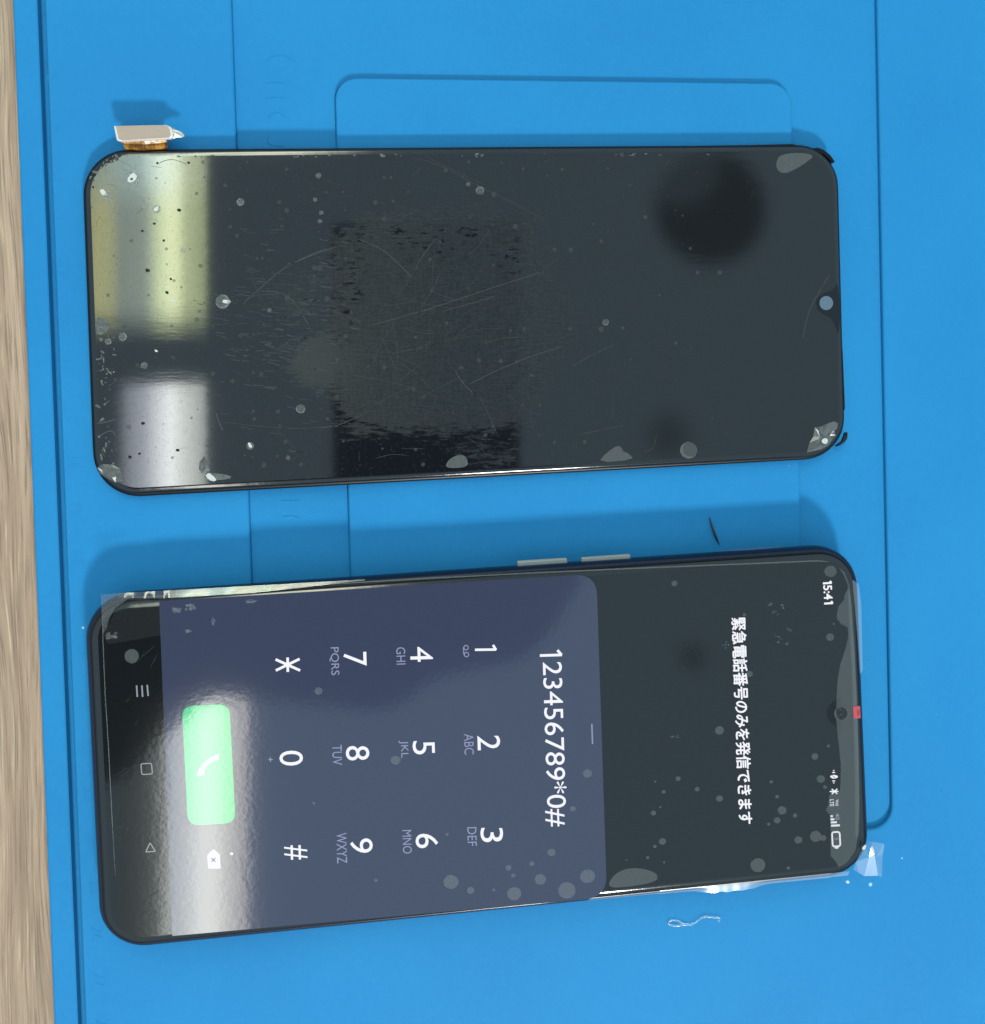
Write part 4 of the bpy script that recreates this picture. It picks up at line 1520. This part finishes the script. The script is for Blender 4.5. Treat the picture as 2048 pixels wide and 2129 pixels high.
for x, y in ((1394, 1532), (1407, 1529), (1510, 1338), (1505, 1344), (1628, 1262), (1612, 1275), (1615, 1320), (1640, 1310), (1638, 1335), (1620, 1332), (1600, 1255)):
    A = Acc()
    for _ in range(5):
        A.poly(pxpoly(disc_pts(x + rnd.uniform(-5, 5), y + rnd.uniform(-5, 5), rnd.uniform(1, 3), rnd.uniform(.7, 1.6), 7, .3, rnd.uniform(-1, 1)), Z2 + 0.12 + 0.003 * _))
    o = build('dirt_smear', A.v, A.f, M['bubble'], film)
    fix_up(o)
# the red liner mark at the top edge
rd = sheet('red_mark', [(1773.5, 1469), (1788, 1468), (1789.5, 1493), (1775, 1494)], Z2 + 0.2, M['red'], film)
sheet('red_print', [(1782, 1476), (1787, 1476), (1787, 1488), (1782, 1488)], Z2 + 0.23, M['red_dark'], rd)
# stray scratches over the film near the lower end
A = Acc()
for _ in range(20):
    x, y = rnd.uniform(222, 320), rnd.uniform(1350, 1900)
    a = rnd.uniform(-1.2, -0.3)
    ln = rnd.uniform(8, 50)
    vs, fs = ribbon_pts([(x, y), (x + ln * .5 * math.cos(a), y + ln * .5 * math.sin(a) + 1), (x + ln * math.cos(a), y + ln * math.sin(a))], rnd.uniform(.04, .09), Z2 + 0.13)
    A.add(vs, fs)
o = build('film_scratches', A.v, A.f, M['scratch_faint'], film)
for p in o.data.polygons:
    if p.normal.z < 0:
        p.flip()

# ================================================================== bits lying on the mat
zb = -0.0
fib = [(1475, 1076), (1478, 1086), (1482, 1098), (1487, 1112), (1492, 1124), (1496, 1132)]
path = [tuple(U(x, y, 0.35 + (0.5 if 1 < i < 4 else 0.0))) for i, (x, y) in enumerate(fib)]
pc = catmull(path, 4)
vs, fs = tube(pc, [0.06 + 0.20 * math.sin(math.pi * min(1, max(0, (i + 1) / (len(pc) + 1)))) for i in range(len(pc))], 6)
o = build('black_sliver', vs, fs, M['fibre'], origin=U(1485, 1105, 0))
tag(o, 'thin black sliver lying in the shadow between the screen and the phone', 'debris')
sc1 = [(1389, 1918), (1392, 1922), (1405, 1925), (1422, 1923), (1440, 1921), (1452, 1913), (1466, 1906), (1482, 1907), (1498, 1909)]
sc2 = [(1389, 1918), (1396, 1914), (1408, 1914), (1418, 1919), (1428, 1922)]
A = Acc()
for s_, r in ((sc1, 0.26), (sc2, 0.2)):
    pc = catmull([tuple(U(x, y, 0.25)) for x, y in s_], 5)
    vs, fs = tube(pc, [r * (0.7 + 0.5 * abs(math.sin(i * 0.9))) for i in range(len(pc))], 6)
    A.add(vs, fs)
for x, y, r in ((1494, 1914, 0.42), (1404, 1924, 0.4), (1465, 1905, 0.3), (1391, 1921, 0.35)):
    p = U(x, y, 0.3)
    A.add([(p.x + r, p.y, p.z), (p.x, p.y + r, p.z), (p.x - r, p.y, p.z), (p.x, p.y - r, p.z), (p.x, p.y, p.z + r), (p.x, p.y, p.z - r * .6)],
          [(0, 1, 4), (1, 2, 4), (2, 3, 4), (3, 0, 4), (1, 0, 5), (2, 1, 5), (3, 2, 5), (0, 3, 5)])
o = build('clear_glue_strand', A.v, A.f, M['scrap'], origin=U(1440, 1918, 0), smooth=True)
tag(o, 'wispy clear strand of glue lying on the mat below the phone', 'debris')
